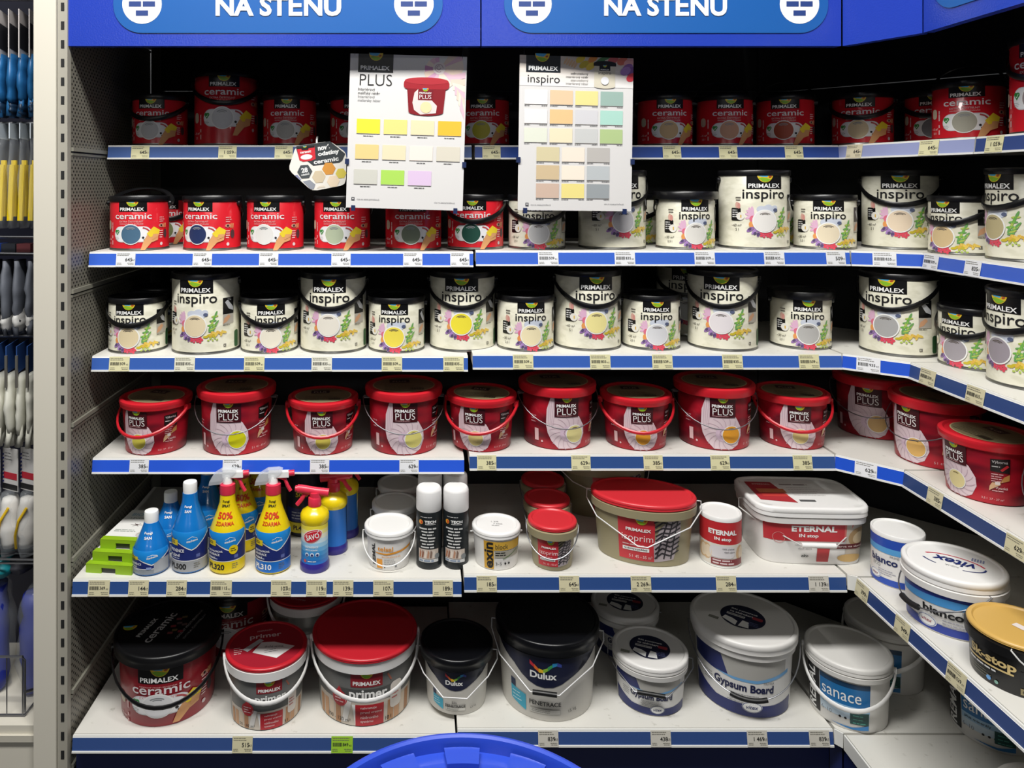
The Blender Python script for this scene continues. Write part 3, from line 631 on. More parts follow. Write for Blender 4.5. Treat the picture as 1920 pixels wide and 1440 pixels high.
TAGS = [
 (1, 'L', 0.09, '645', 'b', 'DDD8AC', 'under the leftmost can of the top shelf'),
 (1, 'L', 0.3304, '1 059', 'b', 'DDD8AC', 'under the tall red can of the top shelf'),
 (1, 'L', 0.4853, '645', 'b', 'DDD8AC', 'left of the hexagonal hanging card, top shelf'),
 (1, 'R', 0.0457, '645', 'b', 'DDD8AC', 'between the posters under the lime yellow swatch can'),
 (1, 'R', 0.5428, '645', 'b', 'DDD8AC', 'under the tan swatch can of the top shelf'),
 (1, 'R', 0.6977, '645', 'b', 'DDD8AC', 'under the salmon swatch can of the top shelf'),
 (1, 'R', 0.8791, '645', 'b', 'DDD8AC', 'under the brick orange swatch can of the top shelf'),
 (1, 'K', 0.0559, '645', 'b', 'DCD2B4', 'at the left end of the lilac corner strip'),
 (1, 'K', 0.2703, '645', 'b', 'DDD8AC', 'on the right part of the lilac corner strip'),
 (1, 'A', 0.0568, '1 059', 'b', 'DDD8AC', 'on the top shelf rail at the right photo edge'),
 (2, 'L', 0.0961, '645', 'b', 'E4E5E8', 'under the slate blue swatch red can'),
 (2, 'L', 0.2953, '645', 'b', 'E4E5E8', 'under the navy swatch red can'),
 (2, 'L', 0.468, '645', 'b', 'E4E5E8', 'under the white swatch red can'),
 (2, 'L', 0.656, '645', 'b', 'E4E5E8', 'under the pale sage swatch red can'),
 (2, 'L', 0.8427, '645', 'b', 'E4E5E8', 'under the dull green swatch red can'),
 (2, 'L', 0.9652, '645', 'b', 'E4E5E8', 'at the right end of the second shelf left rail'),
 (2, 'R', 0.188, '509', 'c', 'E4E5E8', 'under the white swatch cream can beneath the right poster'),
 (2, 'R', 0.3872, '835', 'c', 'E4E5E8', 'under the light grey swatch tall can of the second shelf'),
 (2, 'R', 0.5948, '509', 'c', 'E4E5E8', 'under the can with overhanging lid, second shelf'),
 (2, 'R', 0.7758, '835', 'c', 'E4E5E8', 'under the tall white swatch can of the second shelf'),
 (2, 'R', 0.936, '509', 'b', 'E4E5E8', 'at the right end of the second shelf right rail'),
 (2, 'K', 0.0743, '835', 'c', 'E4E5E8', 'on the corner rail of the second shelf'),
 (2, 'A', 0.0363, '509', 'c', 'E4E5E8', 'on the second shelf right arm, nearest the corner'),
 (2, 'A', 0.1762, '835', 'b', 'E4E5E8', 'on the second shelf right arm, below the tan swatch can'),
 (3, 'L', 0.0724, '509', 'c', 'DDD8AC', 'at the left end of the third shelf'),
 (3, 'L', 0.2424, '835', 'c', 'E2E0CB', 'under the beige swatch tall can of the third shelf'),
 (3, 'L', 0.4234, '509', 'c', 'DDD8AC', 'under the ivory swatch short can of the third shelf'),
 (3, 'L', 0.5989, '835', 'c', 'E4E2D2', 'under the off-white swatch tall can of the third shelf'),
 (3, 'L', 0.7814, '509', 'c', 'DDD8AC', 'under the yellow swatch short can of the third shelf'),
 (3, 'L', 0.9416, '835', 'c', 'DDD8AC', 'at the right end of the third shelf left rail'),
 (3, 'R', 0.1309, '509', 'c', 'DDD8AC', 'under the vanilla swatch can of the third shelf'),
 (3, 'R', 0.3315, '835', 'c', 'DDD8AC', 'under the pale yellow swatch tall can of the third shelf'),
 (3, 'R', 0.4931, '509', 'c', 'DDD8AC', 'under the cool grey swatch can of the third shelf'),
 (3, 'R', 0.6755, '835', 'c', 'DDD8AC', 'under the pinkish white swatch tall can of the third shelf'),
 (3, 'R', 0.8747, '509', 'c', 'DDD8AC', 'under the grey swatch can with overhanging lid'),
 (3, 'K', 0.0586, '935', 'c', 'E4E5E8', 'on the corner rail of the third shelf'),
 (3, 'A', 0.066, '509', 'c', 'D2CBA8', 'third shelf right arm, under the mauve grey swatch'),
 (3, 'A', 0.219, '835', 'c', 'D2CBA8', 'third shelf right arm, under the tall mauve can'),
 (4, 'L', 0.1226, '385', 'b', 'E4E5E8', 'at the left end of the fourth shelf'),
 (4, 'L', 0.3649, '629', 'b', 'E4E5E8', 'under the acid yellow swatch tub'),
 (4, 'L', 0.592, '385', 'b', 'E4E5E8', 'under the mustard lemon swatch tub'),
 (4, 'L', 0.8246, '629', 'b', 'E4E5E8', 'under the pale lemon swatch tub'),
 (4, 'R', 0.0446, '385', 'b', 'DDD8AC', 'under the wheat swatch tub'),
 (4, 'R', 0.2897, '629', 'b', 'DDD8AC', 'under the large pale yellow swatch tub'),
 (4, 'R', 0.4777, '385', 'b', 'DDD8AC', 'under the small orange swatch tub'),
 (4, 'R', 0.6519, '629', 'b', 'DDD8AC', 'under the large orange swatch tub'),
 (4, 'R', 0.8664, '385', 'b', 'DDD8AC', 'under the cream swatch tub'),
 (4, 'K', 0.0708, '629', 'b', 'E4E5E8', 'on the corner rail of the fourth shelf'),
 (4, 'A', 0.1136, '385', 'b', 'D2CBA8', 'on the fourth shelf right arm under the dark red tub'),
 (4, 'A', 0.3462, '629', 'b', 'D2CBA8', 'on the fourth shelf right arm at the photo edge'),
 (5, 'L', 0.0662, '369', 'c', 'D2CBA8', 'under the stack of green boxes'),
 (5, 'L', 0.1642, '144 Kč', 'b', 'D2CBA8', 'under the small blue bottle'),
 (5, 'L', 0.2582, '284 Kč', 'b', 'D2CBA8', 'under the tall blue bottle'),
 (5, 'L', 0.3682, '115', 'c', 'D2CBA8', 'under the yellow based spray bottle'),
 (5, 'L', 0.5165, '107 Kč', 'b', 'D2CBA8', 'under the blue based spray bottle'),
 (5, 'L', 0.6039, '119 Kč', 'b', 'D2CBA8', 'under the pink trigger spray bottle'),
 (5, 'L', 0.6701, '139 Kč', 'b', 'D2CBA8', 'right of the pink trigger spray bottle'),
 (5, 'L', 0.7694, '107', 'b', 'D2CBA8', 'under the white bucket with orange stripe'),
 (5, 'L', 0.9164, '189 Kč', 'b', 'D2CBA8', 'under the two black aerosol cans'),
 (5, 'R', 0.0556, '185', 'b', 'D2CBA8', 'under the white and ochre tub'),
 (5, 'R', 0.2596, '645', 'b', 'D2CBA8', 'under the small khaki bucket with red lid'),
 (5, 'R', 0.437, '2 269', 'b', 'D2CBA8', 'under the large khaki bucket with red lid'),
 (5, 'R', 0.6476, '284', 'b', 'D2CBA8', 'under the red and white round tin'),
 (5, 'R', 0.8767, '1 139 Kč', 'b', 'CFCBC0', 'under the rectangular white tub'),
 (5, 'A', 0.0249, '399 Kč', 'b', 'D2CBA8', 'on the fifth shelf right arm, nearest the corner'),
 (5, 'A', 0.1758, '949 Kč', 'b', 'D2CBA8', 'fifth shelf right arm, below the oval logo lid'),
 (5, 'A', 0.3428, '529', 'c', 'D2CBA8', 'on the fifth shelf right arm below the black tub'),
 (6, 'L', 0.4211, '515', 'b', 'D2CBA8', 'on the bottom rail under the small red lidded tub'),
 (6, 'L', 0.6674, '849', 'c', '9CCB34', 'the only one on the bottom rail in green'),
 (6, 'R', 0.2238, '839 Kč', 'b', 'CFCBC0', 'bottom rail, under the largest black lid'),
 (6, 'R', 0.5019, '438 Kč', 'b', 'CFCBC0', 'bottom rail, under the small navy bucket'),
 (6, 'R', 0.7403, '1 469 Kč', 'b', 'CFCBC0', 'bottom rail, under the large navy bucket'),
 (6, 'R', 0.8939, '839 Kč', 'b', 'CFCBC0', 'at the right end of the bottom rail'),
]
# ------------------------------------------------------------------ store room and shelving frame
BLACKP = M('1A1B1F', .55); CREAMP = M('D9D4C6', .45); NAVY = M('1C2658', .4)
def tiles():
    m = bpy.data.materials.new('dark_floor_tiles'); m.use_nodes = True; nt = m.node_tree; b = nt.nodes['Principled BSDF']
    br = nt.nodes.new('ShaderNodeTexBrick'); br.offset = 0; br.inputs['Scale'].default_value = 3.0
    br.inputs['Color1'].default_value = lin('3A3B3D'); br.inputs['Color2'].default_value = lin('333436'); br.inputs['Mortar'].default_value = lin('222224')
    br.inputs['Mortar Size'].default_value = .012; br.inputs['Brick Width'].default_value = 1; br.inputs['Row Height'].default_value = 1
    tc = nt.nodes.new('ShaderNodeTexCoord'); nt.links.new(tc.outputs['Object'], br.inputs[0]); nt.links.new(br.outputs[0], b.inputs['Base Color'])
    b.inputs['Roughness'].default_value = .35; return m
struct(MB().box(-5, 5, -7, 3.0, -.05, 0, tiles()).build('floor', smooth=0))
struct(MB().box(-5, 5, 3.0, 3.1, 0, 3.4, M('6F7174', .8)).build('wall_back', smooth=0))
struct(MB().box(-5, 5, -7, 3.1, 3.4, 3.45, M('B9BAB8', .9)).build('ceiling', smooth=0))

fr = thing('shelving_frame', 'dark steel shelving frame with black back panels and perforated grey left side', 'shelving frame', (0, 2.43, 0))
def fbox(n, *a, front=None): return MB().box(*a, front=front).build(n, fr, smooth=0)
# children are placed relative to the frame's base (y 2.43)
for x0, x1 in ((-.866, .125), (.131, 1.118)):
    for z0, z1 in ((.09, .66), (.664, 1.236), (1.24, 1.80), (1.804, 2.30)): fbox('back_panel', x0, x1, -.006, .012, z0, z1, BLACKP)
b = MB()
for z0, z1 in ((.09, .66), (.664, 1.236), (1.24, 1.80), (1.804, 2.30)):
    q = MB(); P, Q = (1.20, -.005), (1.705, -.51)
    q.prism([P, Q, (Q[0]+.012, Q[1]+.012), (P[0]+.012, P[1]+.012)], z0, z1, BLACKP); q.build('back_panel', fr, smooth=0)
    fbox('back_panel', 1.70, 1.715, -1.55, -.515, z0, z1, BLACKP); fbox('back_panel', 1.12, 1.20, -.006, .012, z0, z1, BLACKP)
for x in (-.866, .112, 1.100): fbox('upright', x, x+.03, -.012, .03, 0, 2.30, M('55564F', .5) if x < -.8 else BLACKP)
def perforated():
    m = bpy.data.materials.new('perforated_grey_steel'); m.use_nodes = True; nt = m.node_tree; b = nt.nodes['Principled BSDF']; L = nt.links.new
    tc = nt.nodes.new('ShaderNodeTexCoord'); sp = nt.nodes.new('ShaderNodeSeparateXYZ'); L(tc.outputs['Object'], sp.inputs[0])
    def mth(op, a, bb=None, v=None):
        n = nt.nodes.new('ShaderNodeMath'); n.operation = op
        for i, q in enumerate((a, bb)):
            if q is None: continue
            if isinstance(q, (int, float)): n.inputs[i].default_value = q
            else: L(q, n.inputs[i])
        return n.outputs[0]
    def cell(o, off): return mth('ABSOLUTE', mth('SUBTRACT', mth('FRACT', mth('ADD', mth('DIVIDE', o, .0175), off)), .5))
    def hole(off):
        a, c = cell(sp.outputs[1], off), cell(sp.outputs[2], off)
        return mth('LESS_THAN', mth('SQRT', mth('ADD', mth('MULTIPLY', a, a), mth('MULTIPLY', c, c))), .17)
    h = mth('MAXIMUM', hole(0.0), hole(.5)); mx = nt.nodes.new('ShaderNodeMix'); mx.data_type = 'RGBA'
    L(h, mx.inputs[0]); mx.inputs[6].default_value = lin('7E7B70'); mx.inputs[7].default_value = lin('0C0C0C'); L(mx.outputs[2], b.inputs['Base Color'])
    b.inputs['Roughness'].default_value = .42; return m
PERF = perforated(); LIPM = M('8A887C', .4)
for z0, z1 in ((.04, .222), (.226, .552), (.556, .888), (.892, 1.222), (1.226, 1.578), (1.582, 1.93), (1.934, 2.30)):
    q = MB(); q.box(-.876, -.868, -.565, -.014, z0, z1, PERF); q.box(-.868, -.862, -.565, -.014, z0, z0+.010, LIPM); q.box(-.868, -.8655, -.565, -.014, z1-.006, z1, LIPM)
    q.build('side_panel', fr, smooth=0)
q = MB(); q.box(-.892, -.868, -.585, -.567, 0, 2.30, M('A8A498', .45))
for i in range(48):
    z = .08+i*.0462; q.box(-.8835, -.8755, -.5862, -.5848, z, z+.020, M('1B1B1B', .7))
q.build('slotted_upright', fr, smooth=0)
MB().prism([(1.051, -.570), (1.146, -.725), (1.146, -1.56), (1.70, -1.56), (1.70, -.525), (1.195, -.02), (1.051, -.02)], 2.002, 2.018, BLACKP).build('added_shade_panel', fr, smooth=0)  # unseen panel added to keep lamp light from spilling over the header into the corner
fbox('kick_panel', -.86, .098, -.555, -.545, .030, .098, NAVY); fbox('kick_panel', .102, 1.03, -.555, -.545, .030, .098, NAVY)
q = MB(); q.prism([(1.032, -.555), (1.052, -.575), (1.06, -.567), (1.04, -.545)], .02, .098, NAVY); q.build('kick_panel', fr, smooth=0)
fbox('kick_panel', 1.056, 1.066, -1.55, -.575, .02, .090, NAVY)
for x in (-.80, .09, 1.005): MB().loft([(.003, .0), (.024, 0), (.024, .006), (.010, .012), (.006, .016), (.006, .05)], M('B9B8B2', .4), n=20, cx=x, cy=-.50).build('leveling_foot', fr)

# ------------------------------------------------------------------ shelves with price rails
SHELF = noise_mat('scuffed_white_shelf', 'B4B1A7', 'DAD8D1', 40, .45, 9, .26, .37)
RAIL_COL = {(1,'L'): '46629C', (1,'R'): '2F4C97', (1,'K'): '9AA2CC', (1,'A'): '3A4E86', (2,'L'): '3A66D2', (2,'R'): '3B66CC', (2,'K'): '3A63CC', (2,'A'): '3A5FC4',
            (3,'L'): '3C64B6', (3,'R'): '3C64B8', (3,'K'): '2C58CC', (3,'A'): '31497F', (4,'L'): '2C5CDA', (4,'R'): '345592', (4,'K'): '2454CC', (4,'A'): '2E4578',
            (5,'L'): '2F4F8C', (5,'R'): '2F4F8C', (5,'A'): '2E457C', (6,'L'): '35518C', (6,'R'): '35518C'}
ORD = {1: 'top', 2: 'second', 3: 'third', 4: 'fourth', 5: 'fifth', 6: 'bottom'}
SIDE = {'L': 'left', 'R': 'middle', 'K': 'corner', 'A': 'right arm'}
def rail_basis(P, Q):
    d = Vector((Q[0]-P[0], Q[1]-P[1], 0)); L = d.length; d.normalize(); n = Vector((d.y, -d.x, 0)); return d, n, L
for (row, sg), (P, Q, z) in SEG.items():
    rowdesc = {'L': 'left bay', 'R': 'middle bay', 'K': 'corner piece', 'A': 'right arm'}[sg]
    t = thing('shelf', 'white steel %s shelf, %s of the display%s' % (ORD[row], rowdesc, ' with blue price rail' if (row, sg) in RAIL_COL else ''), 'shelf', (P[0], P[1], z), 0, 'white steel shelves')
    d, n, L = rail_basis(P, Q); X0, Y0 = P[0], P[1]
    q = MB()
    if sg in 'LR': out = [(0, .003), (L, .003), (L, 2.415-Y0), (0, 2.415-Y0)]
    elif sg == 'A': out = [(.003, 0), (.003, -L), (1.695-X0, -L), (1.695-X0, 0)]; out = [out[0], out[1], out[2], out[3]]
    else:
        e = n*-.003
        out = [(e.x, e.y), (Q[0]-X0+e.x, Q[1]-Y0+e.y), (1.695-X0, Q[1]-Y0), (1.695-X0, 1.905-Y0), (1.185-X0, 2.415-Y0), (e.x, 2.415-Y0)]
    q.prism(out, -.030, 0, SHELF, SHELF); q.build('shelf_board', t, smooth=0)
    # rail: profile (outward, z) swept along the segment
    col_ = RAIL_COL.get((row, sg)); lip = M('E6E6E2', .35); q = MB()
    if col_: prof = [(-.001, 0), (.003, 0), (.004, -.004), (.0048, -.0045), (.0085, -.0345), (.0105, -.0345), (.011, -.039), (-.001, -.039)]; pm = [lip, lip, lip, M(col_, .3), lip, lip, lip, lip]
    else: prof = [(-.001, 0), (.003, 0), (.003, -.036), (-.001, -.036)]; pm = [lip]*4
    k = len(prof); A = [d*0+n*o+Vector((0, 0, zz)) for o, zz in prof]; B = [d*L+n*o+Vector((0, 0, zz)) for o, zz in prof]
    for i in range(k):
        j = (i+1) % k; q.quad([A[i], A[j], B[j], B[i]], pm[i])
    q.quad(A[::-1], lip); q.quad(B, lip)
    q.build('price_rail' if col_ else 'shelf_lip', t, smooth=0)

PW = {'Y': 'yellowed', 'W': 'white'}
def tag_mesh(pr, st, colr):
    wd, h = (.050 if st == 'b' else .053), .0365; q = MB(); p = M(colr, .5); a = Art(); k = M('2A2A28', .6); k2 = M('77756A', .6)
    q.box(-wd/2, wd/2, 0, .0006, -.0375, -.001, p)
    a.lines(-wd/2+.003, -.0048, wd*.80, 2, .0042, .0012, k2, 1, seed=hash_s(pr)); 
    if st == 'b':
        num, _, kc = pr.partition(' Kč'); hh = .0092; a.text(num, wd/2-.008, -.0195, k, hh, None, 1, .012, al='r')
        a.text('Kč', wd/2-.0015, -.0205, k, .0046 if 'Kč' not in pr else .0058, None, 1, .0, al='r')
    else:
        rr = random.Random(len(pr)+3); x = -wd/2+.004
        while x < .000:
            ww = rr.choice((.0006, .0010, .0016)); a.rect(x, x+ww, -.0225, -.0145, k, 1); x += ww+rr.choice((.0006, .0009))
        a.text(pr, wd/2-.011, -.0185, k, .0068, None, 1, .01, al='r'); a.text('Kč', wd/2-.003, -.0205, k, .004, None, 1, .0, al='r')
    a.lines(-wd/2+.003, -.0285, wd*.30, 2, .0035, .0009, k2, 1, seed=4); a.lines(wd/2-.003, -.0285, wd*.36, 2, .0035, .0009, k2, 1, al='r', seed=6)
    q.art(a, flat_front(0))
    tl = .0060/.034      # leans with the rail face
    q.v = [(x, y+(z+.038)*tl, z) for x, y, z in q.v]
    return q.mesh('price_tag', 0)
def hash_s(s): return sum(ord(c)*(i+3) for i, c in enumerate(s))
tmesh = {}
CN = {'DDD8AC': 'yellowed', 'E4E5E8': 'white', 'D2CBA8': 'beige', '9CCB34': 'green', 'CFCBC0': 'grey white', 'E2E0CB': 'ivory', 'E4E2D2': 'ivory', 'DCD2B4': 'cream'}
for row, sg, s, pr, st, colr, lab in TAGS:
    P, Q, z = SEG[row, sg]; d, n, L = rail_basis(P, Q); k = (pr, st, colr)
    if k not in tmesh: tmesh[k] = tag_mesh(*k)
    o = link('price_tag', tmesh[k]); p = Vector((P[0], P[1], z))+d*s+n*.0118; o.location = p; o.rotation_euler = (0, 0, math.atan2(d.y, d.x))
    tag(o, '%s price tag reading %s, %s' % (CN[colr], pr, lab), 'price tag', 'price tags on the shelf rails')

# ------------------------------------------------------------------ blue header signs
def embossed(h, rough=.20):
    m = bpy.data.materials.new('blue_powder_coat'); m.use_nodes = True; nt = m.node_tree; b = nt.nodes['Principled BSDF']
    b.inputs['Base Color'].default_value = lin(h); b.inputs['Roughness'].default_value = rough
    nz = nt.nodes.new('ShaderNodeTexNoise'); nz.inputs['Scale'].default_value = 260; tc = nt.nodes.new('ShaderNodeTexCoord'); bp = nt.nodes.new('ShaderNodeBump')
    bp.inputs['Strength'].default_value = .35; bp.inputs['Distance'].default_value = .001
    nt.links.new(tc.outputs['Object'], nz.inputs[0]); nt.links.new(nz.outputs[0], bp.inputs['Height']); nt.links.new(bp.outputs[0], b.inputs['Normal']); return m
HB = embossed('2740AC'); PB = M('1C5CA6', .35); ICON = M('27407F', .5)
def bricks(a, x, z, r):
    a.disc(x, z, r, WHITE, 4, n=36); u = r/37
    for cx, cz in ((0, 17), (-13, 0), (13, 0), (0, -17)): a.rect(x+(cx-11.5)*u, x+(cx+11.5)*u, z+(cz-5)*u, z+(cz+5)*u, ICON, 5)
ZB, ZT = 1.842, 2.02
def header(label, x0, x1, px0, px1, tx0, tx1, ix, y=1.85, name='header_sign'):
    t = thing(name, label, 'sign', ((x0+x1)/2, y, ZB), 0, 'blue header signs'); cx = (x0+x1)/2
    q = MB(); q.box(x0-cx, x1-cx, 0, .022, 0, ZT-ZB, HB); q.box(x0-cx, x1-cx, .022, .55, ZT-ZB-.02, ZT-ZB, BLACKP); q.build('fascia', t, smooth=0)
    if px0 is not None:
        zc = 1.5+(345-8)/1400*y-ZB; ph = .0715
        q = MB(); a = Art(); a.rrect(px0-cx, px1-cx, zc-ph, zc+ph, .070, PB, 6, 10); q.art(a, flat_front(0)); a = Art()
        a.text('NA STĚNU', (tx0+tx1)/2-cx, zc+.003, WHITE, .066, tx1-tx0, 8, .035)
        for i in ix: bricks(a, i-cx, zc, .049)
        q.art(a, flat_front(-.0012)); q.build('sign_panel', t, smooth=0)
    return t
def hx(u, y=1.85): return (u-785)/1400*y
header('left blue header sign with white lettering and two brick icons over the left bay', hx(106), hx(900.5), hx(213), hx(830), hx(405), hx(640), (hx(267), hx(776)))
header('right blue header sign with white lettering and two brick icons over the middle bay', hx(903), hx(1577), hx(945), hx(1552), hx(1132), hx(1362), (hx(997), hx(1498)))
def plate_sign(label, P, Q, icon=False):
    d = Vector((Q[0]-P[0], Q[1]-P[1], 0)); L = d.length
    t = thing('header_sign', label, 'sign', (P[0], P[1], ZB), math.degrees(math.atan2(d.y, d.x)), 'blue header signs')
    MB().box(0, L, 0, .022, 0, ZT-ZB, HB).build('fascia', t, smooth=0)
    if icon:
        zc = .106; q = MB(); a = Art(); a.rrect(.030, L-.05, zc-.0715, zc+.0715, .07, PB, 6, 10); q.art(a, flat_front(0)); a = Art(); bricks(a, .105, zc+.010, .049); a.text('NA STĚNU', .44, zc, WHITE, .066, .31, 8, .035)
        q.art(a, flat_front(-.0012)); q.build('sign_panel', t, smooth=0)
plate_sign('plain blue slanted header panel bridging the corner', (hx(1580), 1.85), (1.141, 1.692))
plate_sign('blue header sign over the right arm with the edge of a round icon', (1.141, 1.687), (1.141, .85), True)

# ------------------------------------------------------------------ hanging posters and hexagon card
PAP = M('DFDDDB', .4); CLIPM = M('1D2C55', .4)
def mini_tub(a, x, z, k, l=3):
    a.poly([(x-.038*k, z-.03*k), (x+.038*k, z-.03*k), (x+.043*k, z+.030*k), (x-.043*k, z+.030*k)], M('86131F', .4), l)
    a.disc(x, z-.03*k, .038*k, M('86131F', .4), l, rz=.008*k, a0=180, a1=360); a.rrect(x-.050*k, x+.050*k, z+.020*k, z+.040*k, .008*k, M('A31E2B', .4), l+1); a.disc(x, z+.038*k, .048*k, M('B22B36', .4), l+2, rz=.008*k)
    a.poly([(x-.03*k, z-.01*k), (x-.026*k, z+.012*k), (x-.018*k, z+.020*k), (x-.012*k, z-.002*k), (x+.012*k, z-.004*k), (x+.024*k, z-.016*k), (x+.022*k, z-.032*k), (x-.012*k, z-.036*k), (x-.026*k, z-.026*k)], M('E6D6D2', .4), l+2)
    a.rect(x-.018*k, x+.014*k, z-.004*k, z+.020*k, M('7A1020', .4), l+3); emblem(a, x-.002*k, z+.016*k, .013*k, l+4); a.text('PRIMALEX', x-.002*k, z+.0115*k, WHITE, .0035*k, .027*k, l+4, .03); a.text('PLUS', x-.002*k, z+.003*k, WHITE, .009*k, .026*k, l+4, -.005)
    a.disc(x, z-.020*k, .0125*k, M('EFD9A8', .4), l+4, n=20)
def mini_can(a, x, z, k, l=3):
    a.rect(x-.025*k, x+.025*k, z-.026*k, z+.024*k, M('D9D2BE', .4), l); a.disc(x, z-.026*k, .025*k, M('D9D2BE', .4), l, rz=.005*k, a0=180, a1=360)
    a.disc(x, z+.027*k, .027*k, BLACK, l+1, rz=.006*k); a.rect(x-.027*k, x+.027*k, z+.021*k, z+.027*k, BLACK, l+1); a.rect(x-.013*k, x+.013*k, z+.010*k, z+.024*k, BLACK, l+1)
    emblem(a, x, z+.019*k, .009*k, l+2); a.text('PRIMALEX', x, z+.0128*k, WHITE, .0028*k, .021*k, l+2, .03); a.text('inspiro', x, z+.004*k, INK, .008*k, .030*k, l+2, .0)
    flowers(a, x, z-.014*k, .30*k, l); a.disc(x, z-.013*k, .0095*k, M('E8E8EC', .4), l+5, n=18)
def poster(label, loc, rx, ry, rz, draw, clips):
    t = thing('colour_chart_poster', label, 'poster', loc, 0, 'hanging colour chart posters'); t.rotation_euler = tuple(math.radians(v) for v in (rx, ry, rz))
    W, Hh = .297, .392; q = MB(); q.box(-W/2, W/2, 0, .002, -Hh, 0, PAP); a = Art(); draw(a, W, Hh); q.art(a, flat_front(0)); q.build('chart', t, smooth=0)
    for x, z in clips: MB().box(x-.005, x+.005, -.004, .004, z-.010, z+.004, CLIPM).build('clip', t, smooth=0)
    for sx in (-1, 1): MB().tube([(sx*.137, .001, -.005), (sx*.137, .001, .022)], .0012, M('20242C', .5)).build('hanger', t)
def chart_swatch(a, x, z, wd, h, colr, two):
    a.rect(x, x+wd, z-h, z, M(colr, .45), 2); a.rect(x, x+wd, z-h-.0012, z-h, M('8E8A84', .5), 2)
    if two: a.lines(x, z-h-.004, wd*.35, 1, .003, .0013, M('6A6A6A', .5), 2, seed=int(x*999)+7); a.lines(x+wd, z-h-.004, wd*.35, 1, .003, .0013, M('6A6A6A', .5), 2, al='r', seed=int(z*999)+7)
    else: a.lines(x+wd*.5, z-h-.0065, wd*.5, 1, .003, .0016, M('5A5A5A', .5), 2, al='c', seed=int(z*555)+int(x*777))
def base_print(a, W, Hh):
    def P(u, v): return (-W/2+W*u, -Hh*v)
    return P
def draw_plus(a, W, Hh):
    P = base_print(a, W, Hh); x0, z0 = P(.07, 0); x1, z1 = P(.37, .118); a.rect(x0, x1, z1, 0, M('1B1D20', .4), 2); emblem(a, (x0+x1)/2, -.013, .036, 3)
    a.text('PRIMALEX', *P(.215, .090), WHITE, .0105, .074, 3, .03); a.text('PLUS', *P(.225, .168), INK, .029, .082, 2, -.012)
    for i, (s, m) in enumerate((('Interiérový', INK), ('malířský nátěr', INK), ('Interiérový', M('77787A', .5)), ('maliarsky náter', M('77787A', .5)))):
        a.text(s, *P(.075, .232+.024*i), m, None, (.043, .056, .043, .058)[i], 2, .0, al='l')
    # printed nautilus shell
    cx, cz = P(.77, .085); pal = [M(h, .4) for h in ('D9A6C6', 'C88CB8', 'E2BCCB', 'E6CFBF', 'EFDFD0')]
    for i in range(14):
        t0 = math.radians(95+i*24); r1 = .030+.0028*i; t1 = t0+math.radians(25)
        def ok(x, z): return (max(-W/2, min(W/2, x)), min(0, z))
        pts = [(cx, cz)]+[ok(cx+r1*math.cos(t0+(t1-t0)*j/4), cz+r1*math.sin(t0+(t1-t0)*j/4)) for j in range(5)]
        a.poly(pts, pal[(i*2) % 5 if i < 8 else 2+i % 3], 1)
    for i in range(7): a.poly([P(.84+.02*i, .13+.02*i), P(.99, .10+.045*i), P(.99, .14+.045*i), P(.86+.015*i, .16+.03*i)][::-1], pal[2+i % 3], 1)
    a.disc(cx-.002, cz+.002, .016, M('E9DEDC', .4), 2, n=20); a.arc(cx-.002, cz+.002, .010, .0015, 0, 300, M('B08F9F', .4), 3); a.arc(cx-.003, cz+.003, .005, .0014, 60, 360, M('A08090', .4), 3)
    mini_tub(a, *P(.66, .278), 1.16, 4)
    rows = [(.072, .422, ('F0E23C', 'EFDD86', 'F0DDB4', 'F0BE3A')), (.066, .588, ('EFCF8C', 'EADCB9', 'F3E4DB', 'DAD4C4')), (.060, .750, ('CFCEC4', 'AEDC5E', 'DFC6E4'))]
    for u, v, cs in rows:
        for i, cc in enumerate(cs): chart_swatch(a, *P(u+.232*i, v), W*.200, Hh*.094, cc, False)
    a.text('více na www.primalex.sk', *P(.09, .945), M('5F5F63', .5), None, .058, 2, .0, al='l'); a.text('více na www.primalex.cz', *P(.93, .952), M('5F5F63', .5), None, .052, 2, .0, al='r')
    x, z = P(.045, .942); a.rect(x, x+.008, z-.004, z+.004, M('55555A', .5), 2); a.rect(x+.002, x+.006, z-.001, z+.002, PAP, 3)
